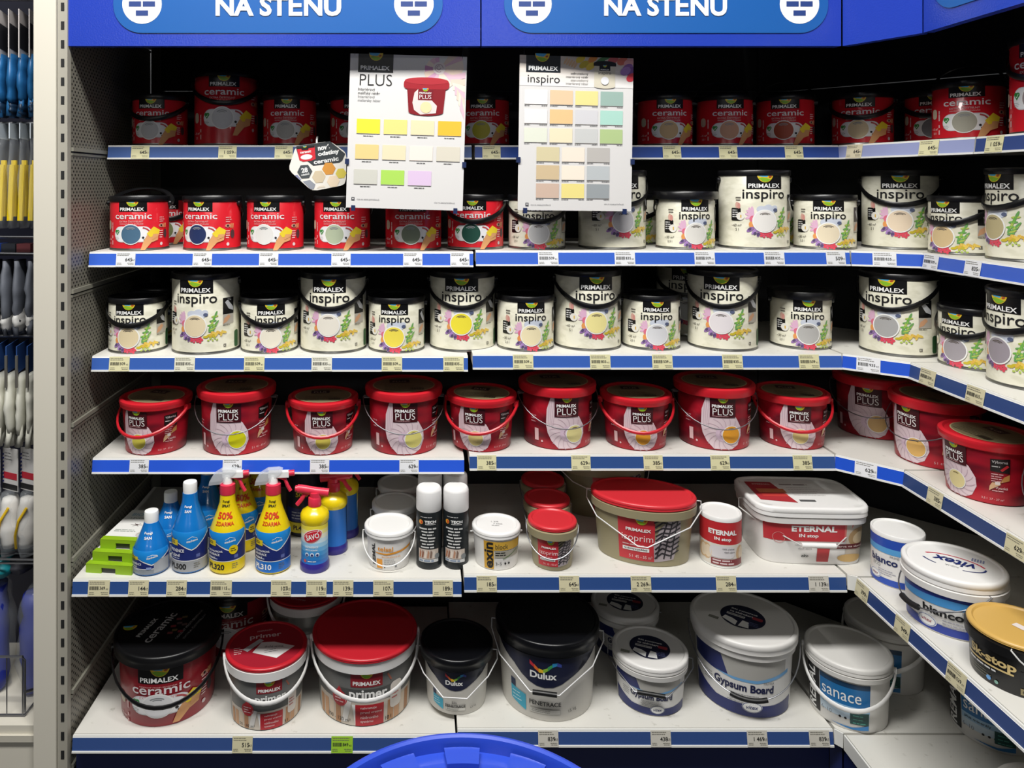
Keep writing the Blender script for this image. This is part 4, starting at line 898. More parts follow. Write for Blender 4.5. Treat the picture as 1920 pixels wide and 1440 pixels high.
def draw_insp(a, W, Hh):
    P = base_print(a, W, Hh); x0, z0 = P(.055, 0); x1, z1 = P(.355, .108); a.rect(x0, x1, z1, 0, M('1E242B', .4), 3); emblem(a, (x0+x1)/2-.003, -.012, .038, 4)
    [a.rect(-W/2, W/2, -Hh*.028*(i+1), -Hh*.028*i, M(h, .4), 1) for i, h in enumerate(('CFC3B6', 'D6CBBF', 'DCD3C8', 'E2DAD1', 'E6E0D9', 'E9E5E0', 'EBE8E5'))]
    a.text('PRIMALEX', *P(.205, .083), WHITE, .011, .076, 4, .03); a.text('inspiro', *P(.21, .160), INK, .0255, .083, 3, -.002)
    for i, (s, m) in enumerate((('otěruvzdorný', INK), ('interiérový nátěr', INK), ('oteruvzdorný', M('807C76', .5)), ('interiérový náter', M('807C76', .5)))): a.text(s, *P(.600, .112+.022*i), m, None, (.046, .058, .046, .058)[i], 3, .0, al='r')
    def leaf(u, v, L, wd, ang, h, l=2):
        x, z = P(u, v); p = []
        for i in range(14):
            t = 2*PI*i/14; dx, dz = L*math.cos(t), wd*math.sin(t); c, q = math.cos(math.radians(ang)), math.sin(math.radians(ang)); p.append((max(-W/2, min(W/2, x+dx*c-dz*q)), min(0, z+dx*q+dz*c)))
        a.poly(p, M(h, .4), l)
    for i in range(5): leaf(.40+.022*i, .03+.006*i, .010, .003, 60, 'D9B48C')
    for u, v, h in ((.53, .015, 'D9BE3C'), (.60, .045, 'E0A83C'), (.56, .05, 'C9B43A'), (.64, .01, 'D88A3C'), (.62, .06, 'E5C94A')): leaf(u, v, .014, .008, 35, h, 3)
    for u, v, an in ((.70, .02, 40), (.74, .01, 20), (.72, .04, 60)): leaf(u, v, .016, .004, an, '4E7F4C', 2)
    for u, v, h in ((.82, .012, 'C05A5A'), (.90, .02, 'CC6A54'), (.96, .03, 'D9A0A0'), (.95, .065, '8C5CA0'), (.98, .085, '7A4C94'), (.985, .125, 'DE4450'), (.93, .085, 'A880BE')): leaf(u, v, .015, .010, 30, h, 3)
    mini_can(a, *P(.745, .116), 1.10, 4)
    rows = [(.045, .222, ('F2EDEC', 'E8C9A4', 'F0DF94', '9DB8AE')), (.045, .346, ('F2E9E8', 'F0C690', 'D6D5D8', 'AFDACC')), (.045, .468, ('E3E6D6', 'F1E3C2', 'CDCECC', 'B3C98E')), (.155, .590, ('D8CDA6', 'F4E6D6', 'BFBBB6')), (.155, .708, ('D3BD98', 'F5E9D8', 'BFC4C6')), (.155, .826, ('D2B8A6', 'F1E18E', '9DA3A6'))]
    for u, v, cs in rows:
        for i, cc in enumerate(cs): chart_swatch(a, *P(u+.222*i, v), W*.200, Hh*.092, cc, True)
    a.text('více na www.primalex.cz', *P(.11, .965), M('5F5F63', .5), None, .052, 2, .0, al='l'); a.text('více na www.primalex.sk', *P(.93, .955), M('5F5F63', .5), None, .052, 2, .0, al='r')
    x, z = P(.065, .962); a.rect(x, x+.008, z-.004, z+.004, M('55555A', .5), 2); a.rect(x+.002, x+.006, z-.001, z+.002, PAP, 3)
poster('left hanging colour chart with eleven swatches and a dark red tub picture', (hx(766.5, 1.90), 1.90, 1.828), 0, 1.7, 0, draw_plus, ((-.149, -.272), (.149, -.272), (-.130, -.390), (.130, -.390)))
poster('right hanging colour chart with twenty-one swatches and a cream can picture', (hx(1082, 1.90), 1.90, 1.824), 0, .8, 6, draw_insp, ((-.149, -.262), (.149, -.262), (-.130, -.390), (.130, -.390)))
def wobbler():
    y = 2.02; cu, cv = 602, 308
    def p(zx, zy): u, v = 530+zx/12.52, 250+zy/12.52; return ((u-cu)/1400*y, (cv-v)/1400*y)
    t = thing('hanging_card', 'hexagonal white card with colour hexagons hanging from the top shelf', 'card', ((cu-785)/1400*y, y, 1.5+(345-cv)/1400*y))
    def rounded(pts, k=.16):
        o = []; N = len(pts)
        for i in range(N):
            a, b, c = Vector(pts[i-1]), Vector(pts[i]), Vector(pts[(i+1) % N])
            for q in (0, .5, 1): o.append(tuple((b.lerp(a, k)*(1-q)**2+b*2*q*(1-q)+b.lerp(c, k)*q*q)))
        return o
    hexo = rounded([p(310, 300), p(130, 850), p(690, 1360), p(1480, 1210), p(1500, 460), p(1110, 180)])
    q = MB(); k = len(hexo); W1 = M('EFEBE2', .4)
    q.v = [(x, 0, z) for x, z in hexo]+[(x, .0015, z) for x, z in hexo]
    q.f = [list(range(k)), [k+i for i in range(k)][::-1]]+[[i, k+i, k+(i+1) % k, (i+1) % k] for i in range(k)]; q.mi = [q.m(W1)]*(k+2)
    a = Art(); G = M('3B4043', .45)
    a.poly([p(*v) for v in ((310, 330), (330, 300), (1110, 185), (1470, 480), (1400, 640), (1330, 690), (720, 760), (590, 660), (400, 640))][::-1], G, 1)
    a.poly([p(*v) for v in ((330, 340), (750, 285), (775, 600), (680, 640), (480, 665), (395, 630))][::-1], M('D8303C', .4), 2)
    a.poly([p(*v) for v in ((330, 335), (750, 285), (745, 330), (610, 350), (600, 390), (450, 400), (440, 360), (335, 370))][::-1], INK, 3); emblem(a, *p(520, 335), .010, 4)
    a.disc(*p(560, 555), .016, M('F0EEEE', .4), 3, rz=.007, rot=.1); a.text('ceramic', *p(540, 435), WHITE, None, .030, 4, .03, rot=8)
    a.text('nové', *p(965, 330), WHITE, .014, .032, 4, .045, rot=9); a.text('odstíny', *p(1080, 465), WHITE, .0155, .058, 4, .045, rot=9); a.text('ceramic', *p(1020, 635), WHITE, .0115, .068, 4, .03, rot=9)
    def hexa(zx, zy, r, h, l=1):
        c = p(zx, zy); a.poly([(c[0]+r*math.cos(math.radians(4+60*i)), c[1]+r*math.sin(math.radians(4+60*i))) for i in range(6)], M(h, .45), l)
    hexa(520, 900, .0205, '4B5154', 2); hexa(850, 1020, .0185, 'D6C6A8'); hexa(1085, 830, .0185, 'DE9A44'); hexa(1190, 1125, .0175, 'F1DDC0'); hexa(1370, 940, .0150, 'DCCB58'); a.poly([p(*v) for v in ((470, 1130), (640, 1095), (770, 1200), (735, 1310), (660, 1320))][::-1], M('9498A2', .45), 1); a.poly([p(*v) for v in ((800, 1290), (850, 1240), (960, 1220), (1010, 1260))][::-1], M('E6DCCB', .45), 1); a.poly([p(*v) for v in ((285, 985), (350, 975), (440, 1090), (415, 1110))][::-1], M('8C90B0', .45), 1)
    a.text('28', *p(515, 865), WHITE, .0135, None, 4, .04, rot=9); a.text('odstínů', *p(530, 960), WHITE, None, .022, 4, .03, rot=9)
    q.art(a, flat_front(0)); q.build('card', t, smooth=0)
    s0, s1 = p(795, 230), p(765, 60); q = MB(); q.tube([(s0[0], .004, s0[1]-.01), (s0[0]-.001, .012, (s0[1]+s1[1])/2), (s1[0], .040, s1[1]+.002)], .0025, WHITE, rz=.0006); q.build('strip', t)
wobbler()
# ------------------------------------------------------------------ cans and tubs on shelves 1-4
for a in CANS: place_can(a[0], a[1], a[2], a[3], a[4], a[5], a[6], a[7], a[8], a[9], a[10])
for a in TUBS: place_tub(*a)
Z5L, Z5R, Z6L, Z6R = .520, .5306, .1333, .148
def face(x, y, b=0): return -math.degrees(math.atan2(x, y))+b

# ------------------------------------------------------------------ cleaner and spray bottles
def interp(prof):
    def R(z):
        for (r0, z0), (r1, z1) in zip(prof, prof[1:]):
            if z <= z1: return r0+(r1-r0)*(z-z0)/max(1e-6, z1-z0)
        return prof[-1][0]
    return R
BLUEB = M('1273C4', .25, coat=.4); BLUEB2 = M('1F4FB0', .3); NVY = M('1E2B6E', .35); YEL = M('EBD015', .28, coat=.3); PINK = M('E0354F', .3); CLEAR = M('E4EAF0', .15, alpha=.45); GREYB = M('9A9DA3', .4)
def pl_art(kind, tall):
    a = Art(); a.step = .006; W1 = WHITE; a.zcuts = [z for _, z in (PTL if tall else PSM)]
    s = 1.0 if tall else .56
    zt = .098*s if tall else .056
    lo, hi = .034*s, zt
    bot = {'500': M('9EA0A4', .4), '320': M('E6CB14', .35), '310': M('1B6FC8', .35), 'S': M('8E959E', .4)}[kind]
    a.rect(-.062, .062, .006, lo, bot, 1); a.rect(-.062, .062, lo, hi+.004, NVY, 1); a.rect(-.062, .062, lo-.0008, lo+.0008, W1, 2)
    dn = .036*s if tall else .026
    a.poly([(-.062, hi+.006), (-.062, hi+.001), (-.044, hi-.004), (.002, hi-dn+.002), (.013, hi-dn-.003), (.024, hi-dn+.001), (.062, hi-.006), (.062, hi+.006)], W1, 2)
    a.poly([(-.062, hi+.007), (-.060, hi+.003), (-.042, hi-.001), (.003, hi-dn+.005), (.013, hi-dn), (.023, hi-dn+.004), (.060, hi-.003), (.062, hi+.007)], M('1C86D6', .3), 3)
    a.text('stachema', .014, hi-.014*s, W1, .0055, .027, 4, .03, rot=8); a.stroke([(.002, hi-.010*s), (.014, hi-.004*s), (.026, hi-.009*s)], .001, W1, 4)
    a.rect(-.046, -.022, hi-.026*s, hi-.012*s, M('E2C81E', .4), 4); a.lines(-.044, hi-.016*s, .018, 2, .004, .0016, INK, 5)
    if tall:
        ws = {'500': ('PREVENCE', 'PLÍSNÍ'), '320': ('BEZCHLOROVÁ', 'LIKVIDACE', 'PLÍSNÍ'), '310': ('BEZCHLOROVÁ', 'LIKVIDACE', 'PLÍSNÍ')}[kind]
        hh = .0078 if len(ws) == 2 else .0058
        for i, t in enumerate(ws): a.text(t, -.046, hi-.038-i*hh*1.5, W1, hh, len(t)*hh*.66, 6, .02, al='l')
        a.lines(-.043, lo+.006, .034, 1, .005, .0018, M('B9C3E0', .4), 3, seed=3); a.rect(.024, .034, lo+.006, lo+.014, M('5A68A8', .4), 2)
        a.text('PL'+kind, -.046, .020, W1 if kind == '310' else INK, .0140, .046, 3, .03, al='l'); a.lines(.018, .026, .016, 3, .005, .0016, M('6A6A60', .5), 3, seed=5)
        if kind == '320': a.disc(.022, lo+.028, .0115, YEL, 4, n=20); a.lines(.015, lo+.031, .014, 2, .005, .002, INK, 5)
    else:
        a.text('PREVENCE', -.044, hi-.024, W1, .0054, .032, 6, .02, al='l'); a.text('PLÍSNÍ', -.044, hi-.0315, W1, .0052, .018, 3, .02, al='l'); a.lines(-.038, .016, .025, 1, .004, .0016, M('B9C3E0', .4), 3); a.rect(.018, .062, .008, hi-.016, M('A8ACB2', .4), 2); a.rect(.000, .012, .018, .024, M('8FA0D0', .4), 3)
    zf = .160 if tall else .100
    if kind in ('320', '310'):
        a.text('Fungi', 0, .174, INK, .007, .036, 3, .03); a.text('SPRAY', 0, .164, INK, .0062, .042, 3, .03)
        a.text('50%', -.002, .142, M('D23A1E', .4), .0155, .056, 3, .03); a.text('ZDARMA', -.002, .124, M('D23A1E', .4), .0088, .058, 3, .015)
    else: a.text('Fungi', 0, zf, W1, .0068, .034, 3, .03); a.text('SAN', 0, zf-.010, W1, .0064, .027, 3, .03)
    return a
PSM = [(.040, 0), (.0445, .004), (.0450, .050), (.0430, .060), (.036, .076), (.028, .094), (.0205, .112), (.0180, .121)]
PTL = [(.040, 0), (.0445, .004), (.0450, .092), (.0435, .102), (.036, .122), (.026, .148), (.0200, .168), (.0185, .190)]
def pl_bottle(kind, label, x, y, z, rot, group=None):
    tall = kind != 'S'; prof = PTL if tall else PSM
    t = thing('spray_bottle' if kind in ('320', '310') else 'cleaner_bottle', label, 'bottle', (x, y, z), rot, group); R = interp(prof)
    col_ = YEL if kind in ('320', '310') else BLUEB
    q = MB(); q.loft(prof, col_, n=36); q.build('body', t, 60)
    q = MB(); q.art(pl_art(kind, tall), wrap(R)); q.build('label', t)
    if kind in ('S', '500'):
        z0 = .121 if not tall else .190; q = MB(); q.loft([(.0175, z0), (.0178, z0+.022), (.0165, z0+.026), (.012, z0+.027)], WHITE, n=24); q.build('cap', t)
    else:
        q = MB(); q.loft([(.0195, .188), (.0200, .190), (.0195, .212), (.016, .214)], PINK, n=24); q.build('collar', t)
        q = MB(); q.loft([(.0125, .213), (.0115, .232), (.0100, .236)], WHITE, n=16); q.box(-.012, .040, -.0085, .0085, .229, .243, WHITE); q.build('spray_head', t)
        q = MB(); q.tube([(.039, 0, .237), (.054, 0, .238)], .0075, PINK, n=12); q.build('nozzle', t)
        q = MB(); q.tube([(.016, 0, .229), (.030, 0, .222), (.036, 0, .206), (.044, 0, .192)], .0048, PINK, n=8); q.tube([(.010, 0, .232), (.026, 0, .226)], .006, PINK, n=8); q.build('trigger', t)
        q = MB(); p = [(-.046, .212), (-.044, .222), (-.034, .238), (-.014, .250), (.014, .251), (.024, .248), (.020, .240), (-.002, .224), (-.018, .214)]
        for sy in (-.011, .011): q.quad([(a_, sy, b_) for a_, b_ in (p if sy < 0 else p[::-1])], CLEAR)
        for i in range(5): (a0_, b0_), (a1_, b1_) = p[i], p[i+1]; q.quad([(a0_, -.011, b0_), (a0_, .011, b0_), (a1_, .011, b1_), (a1_, -.011, b1_)], CLEAR)
        q.build('shroud', t)
    return t
G5 = 'cleaner bottles on the fifth shelf'
pl_bottle('S', 'small blue bottle with white cap, in front, beside the green boxes', -.682, 1.906, Z5L, face(-.68, 1.9, -16), G5)
pl_bottle('S', 'small blue bottle with white cap, standing behind another small one', -.672, 2.025, Z5L, face(-.66, 2.0, -14), G5)
pl_bottle('500', 'tall blue bottle with white cap and grey base band, front row', -.587, 1.918, Z5L, face(-.587, 1.92, -12), G5)
pl_bottle('500', 'tall blue bottle behind, in shadow, between tall blue and yellow bottles', -.576, 2.042, Z5L, face(-.55, 2.0, -14), G5)
pl_bottle('320', 'yellow trigger spray bottle with yellow base band, front row', -.490, 1.915, Z5L, face(-.49, 1.91, -10), G5)
pl_bottle('320', 'yellow trigger spray bottle directly behind the yellow based one', -.480, 2.022, Z5L, face(-.46, 2.0, 10), G5)
pl_bottle('320', 'yellow trigger spray bottle third back, deep in shelf shadow', -.508, 2.222, Z5L, face(-.45, 2.1, 0), G5)
pl_bottle('310', 'yellow trigger spray bottle with blue base band, front row', -.373, 1.915, Z5L, face(-.373, 1.91, -6), G5)
pl_bottle('310', 'yellow and navy spray bottle behind the blue based one', -.452, 2.128, Z5L, face(-.4, 2.0, -20), G5)
def jug(label, x, y, z):
    t = thing('cleaner_bottle', label, 'bottle', (x, y, z), face(x, y, -8), G5); pf = [(.046, 0), (.050, .005), (.050, .135), (.042, .155), (.028, .172), (.020, .190)]
    MB().loft(pf, M('14182E', .35), n=36).build('body', t, 60); a = Art(); a.step = .007; a.rect(-.05, .05, .012, .040, M('D8C81E', .4), 1); a.rect(-.05, .05, .044, .080, NVY, 1); a.text('50%', 0, .118, M('C9B93A', .4), .013, .034, 2, .03); a.lines(-.03, .068, .05, 3, .008, .003, M('A8B0C8', .4)); a.text('PL400', -.004, .026, INK, .012, .04, 2, .03)
    MB().art(a, wrap(interp(pf))).build('label', t); MB().loft([(.020, .188), (.021, .214), (.018, .216)], M('B8A41C', .4), n=20).build('cap', t)
jug('dark navy cleaner bottle with yellow band, in shadow right of yellow sprays', -.325, 2.12, Z5L)

def savo(label, x, y, z, rot, back=False):
    t = thing('spray_bottle', label, 'bottle', (x, y, z), rot, 'pink trigger spray bottles'); pf = [(.036, 0), (.0375, .003), (.0375, .016), (.0345, .022), (.0335, .118), (.0365, .124), (.0368, .136), (.033, .145), (.020, .153), (.0155, .158), (.0155, .162)]
    pur = M('332A86', .3); q = MB(); q.loft(pf, YEL, n=36, mats=[pur, pur, pur, M('2A6FC2', .35), None, None, None, None, None, None, None]); q.build('body', t, 50)
    a = Art(); a.step = .006
    if back: a.rect(-.030, .034, .030, .112, M('C9C9E2', .4), 2); a.lines(-.027, .108, .058, 13, .0056, .0022, M('8D8AB0', .5), 3, seed=9); a.rect(-.050, .050, .022, .118, M('4D86C4', .4), 1)
    else:
        for i, h in enumerate(('F1E04A', 'F3EA96', 'EDF0D8', 'CFE6F2', '9CCDEB', '66AEE0', '3E93D2', '2C7FC6', '2A6FBC')): a.rect(-.050, .050, .118-.0107*(i+1), .118-.0107*i+.0002, M(h, .35), 1)
        a.disc(.000, .093, .0265, WHITE, 2, rz=.0165, rot=.35, n=28); a.disc(.000, .093, .0245, M('CE2030', .35), 3, rz=.0148, rot=.35, n=28); a.disc(.000, .0925, .0225, WHITE, 4, rz=.0125, rot=.35, n=28); a.disc(.0, .0925, .0218, M('CE2030', .35), 5, rz=.0117, rot=.35, n=28)
        a.text('SAVO', 0, .0925, WHITE, .0135, .033, 6, .03, rot=15); a.stroke([(.012, .103), (.016, .109)], .0018, WHITE, 6)
        a.text('DEZINFEKCE', -.003, .066, WHITE, .0052, .034, 3, .02); a.text('PROTI PLÍSNÍM', -.003, .059, WHITE, .0038, .030, 3, .02)
        for i in range(3): a.disc(-.014+.013*i, .047, .005, M('D8E6F5', .4), 3, n=14); a.disc(-.014+.013*i, .046, .003, NVY, 4, n=10)
        a.disc(-.020, .030, .004, M('C84A4A', .4), 3, n=12); a.lines(-.012, .030, .028, 1, .004, .002, WHITE, 3)
    MB().art(a, wrap(lambda z: .0337)).build('label', t)
    q = MB(); q.loft([(.0165, .158), (.0172, .160), (.0165, .178), (.0155, .180)], PINK, n=24); q.build('collar', t)
    q = MB(); q.tube([(.036, 0, .190), (.022, 0, .1915), (.004, 0, .193), (-.014, 0, .196), (-.034, 0, .199), (-.044, 0, .1995)], .0095, PINK, n=14, rz=.0105); q.tube([(.002, 0, .176), (.001, 0, .192)], .0145, PINK, n=14); q.build('spray_head', t)
    q = MB(); q.tube([(-.043, 0, .1995), (-.050, 0, .200)], .0075, PINK, n=12); q.build('nozzle', t)
    q = MB(); q.tube([(-.014, 0, .190), (-.027, 0, .184), (-.034, 0, .172), (-.046, 0, .158)], .0042, PINK, n=8, rz=.0055); q.build('trigger', t)
savo('pink trigger spray bottle with red oval logo, front row', -.266, 1.912, Z5L, face(-.266, 1.91, -10))
savo('pink trigger spray bottle turned showing its pale back label', -.228, 2.005, Z5L, face(-.228, 2.0, 172), True)
savo('pink trigger spray bottle rearmost of three', -.205, 2.095, Z5L, face(-.205, 2.09, 150), False)

# green boxes
def keep_box(label, x, y, z, rz):
    t = thing('cardboard_box', label, 'box', (x, y, z), rz, 'stack of green and white boxes'); W2 = M('E9E8E4', .45); GN = M('8DB31F', .4); q = MB()
    q.box(-.060, .060, -.020, .150, 0, .0215, W2); a = Art(); a.text('BIOKEEPER', .004, .122, M('7FB2C8', .5), .016, .098, 1, .0); a.text('LEVERR TION', .002, .100, M('6A7A6A', .5), .0065, .085, 1, .0)
    for i in range(6): a.stroke([(-.006, .062), (-.006+.016*math.cos(i*1.05), .062+.010*math.sin(i*1.05))], .0012, M('6A5A5A', .5), 1)
    a.disc(-.006, .062, .004, M('5A4A4A', .5), 2, n=10); a.lines(-.05, .032, .07, 2, .008, .003, M('9AA39A', .5), 1); a.arc(.030, .010, .012, .0014, 0, 360, M('C9A0A0', .5), 1, 16); a.arc(.030, .010, .008, .001, 0, 360, M('A0C9A0', .5), 1, 12); a.text('37', .030, .010, M('A0A0A0', .5), .006, None, 1, .0)
    q.art(a, flat_top(.0215)); q.build('box_body', t, smooth=0)
    q = MB(); q.box(-.061, -.020, -.026, -.0195, -.0, .0225, GN); q.box(.018, .061, -.026, -.0195, -.0, .0225, GN); q.box(-.020, .018, -.026, -.0195, .014, .0225, GN); q.box(-.061, .061, -.026, -.006, .0217, .0227, GN); q.box(-.020, .018, -.0215, -.0195, 0, .014, M('3A3D38', .5)); q.build('sleeve_end', t, smooth=0)
for i, (dx, dy, w_) in enumerate(((0, 0, 'bottom'), (.010, .016, 'middle'), (.022, .034, 'top'))): keep_box('white box with lime green end, %s of its stack of three' % w_, -.776+dx, 1.902+dy, Z5L+.0230*i, -7+i)

# aerosols
def aerosol(label, x, y, z, b):
    t = thing('aerosol_can', label, 'spray can', (x, y, z), face(x, y, b), 'black aerosol cans with white caps'); r = .0325; blk = M('1C2022', .3)
    MB().loft([(r-.003, 0), (r, .002), (r+.0006, .004), (r, .007), (r, .142), (r-.002, .146), (r-.006, .149)], blk, n=36).build('body', t)
    MB().loft([(r-.0005, .144), (r+.0005, .146), (r+.0002, .192), (r-.001, .197), (r-.004, .200), (r-.006, .1995), (r-.010, .200)], M('EEEDEC', .35), n=36).build('cap', t)
    a = Art(); a.step = .006; a.disc(-.019, .120, .0058, M('E2A02C', .4), 2, n=16); a.poly([(-.019, .126), (-.0135, .120), (-.019, .114)][::-1], M('D0422A', .4), 3); a.text('TECH', .006, .1215, WHITE, .0070, .030, 2, .04); a.text('AEROSOL', .006, .1155, WHITE, .0028, .028, 2, .02); a.lines(-.020, .133, .040, 1, .003, .0016, M('B8B8B8', .4), 2)
    for i in range(7): a.lines(-.001, .104-.0078*i, .046-.004*(i % 3), 1, .004, .0036, M('D0D0CE', .4), 2, al='c', seed=i+2)
    a.rect(-.026, .028, .028, .052, M('C4B7AC', .4), 1)
    for i, h in enumerate(('A86A4A', '8A5A44', 'D8CCC0', 'B0846A', '7A6458', 'CFC4BA', 'C0B2A6')): a.poly([(-.024+.007*i, .030), (-.019+.007*i, .030), (-.017+.007*i, .044), (-.021+.007*i, .051)], M(h, .5), 2)
    a.disc(.024, .034, .007, M('777C7E', .4), 3, n=14); a.rect(-.026, .028, .019, .027, M('C9C9C9', .4), 1); a.lines(-.024, .023, .05, 1, .004, .004, M('7A8AA0', .5), 2, seed=4)
    MB().art(a, wrap(lambda z: r)).build('label', t)
aerosol('black aerosol can with white cap, left of the front pair', .0265, 1.928, Z5L, -4); aerosol('black aerosol can with white cap, right of the front pair', .0965, 1.928, Z5L, -8)
aerosol('black aerosol can behind the left front aerosol', .031, 2.018, Z5L, -4); aerosol('black aerosol can behind the right front aerosol', .099, 2.018, Z5L, -8)

# ------------------------------------------------------------------ fifth shelf pails
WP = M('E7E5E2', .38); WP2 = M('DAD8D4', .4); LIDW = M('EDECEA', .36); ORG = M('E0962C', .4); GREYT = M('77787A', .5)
def telsal_art():
    a = Art(); a.text('REMAL', -.037, .040, INK, .011, .055, 2, .035, rot=90); a.text('telsal', -.004, .057, ORG, .0115, .040, 2, .02)
    a.poly([(-.030, .044), (.0, .0415), (.075, .052), (.075, .058), (.0, .046), (-.030, .0465)], ORG, 1); a.text('PROTIPLÍSŇOVÁ SŮL', .012, .037, ORG, .0048, .050, 2, .01); a.rect(-.028, -.012, .006, .030, ORG, 1); a.lines(-.008, .029, .036, 3, .0055, .0014, GREYT, 2); a.disc(-.006, .010, .0018, INK, 2, n=8); a.disc(.024, .012, .003, GREYT, 2, n=8); return a
G_T = 'white buckets with orange stripe'
bucket('white bucket with orange stripe and vertical black lettering, front of its row', (-.077, 1.942, Z5L), face(-.077, 1.94, -6), .052, .058, .100, WP, LIDW, .064, .019, telsal_art(), handle=('wire', M('E8E8E6', .4), .055, 'F', 0), group=G_T)
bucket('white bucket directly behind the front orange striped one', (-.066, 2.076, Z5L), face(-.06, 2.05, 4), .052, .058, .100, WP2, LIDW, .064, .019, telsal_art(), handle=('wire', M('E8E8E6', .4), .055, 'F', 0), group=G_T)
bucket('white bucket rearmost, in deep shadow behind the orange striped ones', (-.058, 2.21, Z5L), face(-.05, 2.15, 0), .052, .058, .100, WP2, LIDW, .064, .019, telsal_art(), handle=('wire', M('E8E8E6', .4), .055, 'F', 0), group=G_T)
a = Art(); OC = M('C9992E', .4); a.rect(-.032, -.006, .004, .074, OC, 1); a.text('exin', -.019, .039, INK, .023, .066, 2, .03, rot=90); a.rect(-.006, .070, .052, .074, M('D3A840', .4), 1); a.text('block', .014, .062, M('3A3A34', .4), .0125, .032, 2, .0); a.rect(-.004, .070, .033, .050, M('A9A598', .4), 1); a.lines(-.002, .046, .034, 2, .006, .0022, INK, 2); a.stroke([(.018, .030), (.060, .048)], .002, M('5F7A4A', .4), 2); a.text('3-5', .006, .018, INK, .008, .016, 2, -.005); a.disc(.024, .018, .003, INK, 2, n=8); a.disc(.034, .018, .003, INK, 2, n=8)
la = Art(); la.text('L 275', -.004, .012, M('6A6A6A', .5), .006, None, 1, -.005); la.text('7 2025', .004, .0, M('6A6A6A', .5), .006, None, 1, -.005); la.lines(-.012, -.010, .026, 1, .004, .0014, M('6A6A6A', .5), 1)
bucket('white tub with ochre stripe and vertical black lettering', (.200, 1.925, Z5R), face(.2, 1.92, 0), .054, .059, .096, WP, LIDW, .0625, .018, a, la, handle=('wire', M('E0E0DE', .4), .02, 'B', 8))
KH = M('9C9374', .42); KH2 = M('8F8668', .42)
def izo_art(k, top):
    a = Art(); R_ = M('C4303A', .38); a.rect(-.046*k, .022*k, top-.085*k, top, R_, 1)
    a.poly([(.022*k, top-.085*k), (.060*k, top-.080*k), (.072*k, top-.030*k), (.070*k, top+.006*k), (.048*k, top+.002*k), (.030*k, top-.02*k), (.020*k, top-.050*k)], M('AFA3A8', .4), 2)
    rr = random.Random(5)
    for i in range(9): z = top-.078*k+.009*k*i; a.stroke([(.020*k+rr.uniform(0, .004)*k, z), (.036*k, z+.010*k+rr.uniform(-.003, .003)*k), (.052*k, z+.006*k), (.070*k, z+.016*k)], .0032*k, M('2E2A30', .4), 3)
    for i in range(3): a.stroke([(.026*k+.014*k*i, top-.078*k), (.034*k+.012*k*i, top-.040*k), (.044*k+.010*k*i, top-.004*k)], .0028*k, M('2E2A30', .4), 3)
    emblem(a, -.002*k, top-.010*k, .022*k, 4); a.text('PRIMALEX', -.008*k, top-.0235*k, WHITE, .0062*k, .046*k, 4, .035); a.text('izoprim', -.010*k, top-.042*k, M('EFD8D8', .4), .0165*k, .058*k, 4, -.002)
    a.lines(-.038*k, top-.0545*k, .055*k, 1, .004, .0022*k, M('E6B8B8', .4), 3); a.rect(-.038*k, .012*k, top-.0665*k, top-.0595*k, WHITE, 3); a.text('na skvrny a podklady', -.013*k, top-.063*k, INK, .0048*k, .044*k, 4, .01)
    a.text('5 l  45 - 55 m²', -.004*k, top-.077*k, M('EFD8D8', .4), .006*k, .044*k, 4, .0); return a
bucket('small khaki bucket with red lid and mosaic label, front of its row', (.343, 1.918, Z5R), face(.343, 1.918, -2), .050, .058, .113, KH, M('CF2F38', .36), .0622, .012, izo_art(.78, .078), handle=('wire', STEEL, .058, 'F', 0), band=(KH, .010), group='small khaki buckets with red lids')
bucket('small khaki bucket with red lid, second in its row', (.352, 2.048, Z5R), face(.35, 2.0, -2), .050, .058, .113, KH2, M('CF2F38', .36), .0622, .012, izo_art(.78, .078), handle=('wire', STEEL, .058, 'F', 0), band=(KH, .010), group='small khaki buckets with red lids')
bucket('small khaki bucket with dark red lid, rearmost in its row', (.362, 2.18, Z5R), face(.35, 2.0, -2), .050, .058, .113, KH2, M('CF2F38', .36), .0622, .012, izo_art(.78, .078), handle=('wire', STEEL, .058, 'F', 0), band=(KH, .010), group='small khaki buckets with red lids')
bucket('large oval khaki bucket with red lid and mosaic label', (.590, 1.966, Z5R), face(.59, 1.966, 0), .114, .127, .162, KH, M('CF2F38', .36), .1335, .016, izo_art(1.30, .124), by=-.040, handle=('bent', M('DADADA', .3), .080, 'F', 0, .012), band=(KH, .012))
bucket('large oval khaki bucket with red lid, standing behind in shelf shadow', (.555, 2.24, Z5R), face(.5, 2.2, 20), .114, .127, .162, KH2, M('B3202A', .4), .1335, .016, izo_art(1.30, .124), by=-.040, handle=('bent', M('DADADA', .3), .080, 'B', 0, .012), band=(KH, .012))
def tin(label, x, y, z, rot, r, H, col_, art, rimcol):
    t = thing('paint_tin', label, 'paint tin', (x, y, z), rot)
    MB().loft([(r-.002, 0), (r, .002), (r, H-.012), (r-.002, H-.012)], col_, n=44).build('body', t)
    MB().loft([(r-.0005, H-.012), (r+.0012, H-.011), (r+.0014, H-.002), (r, H), (r-.003, H), (r-.005, H-.003), (r-.02, H-.003)], rimcol, n=44).build('lid', t)
    art.step = .008; MB().art(art, wrap(lambda zz: r)).build('label', t); return t
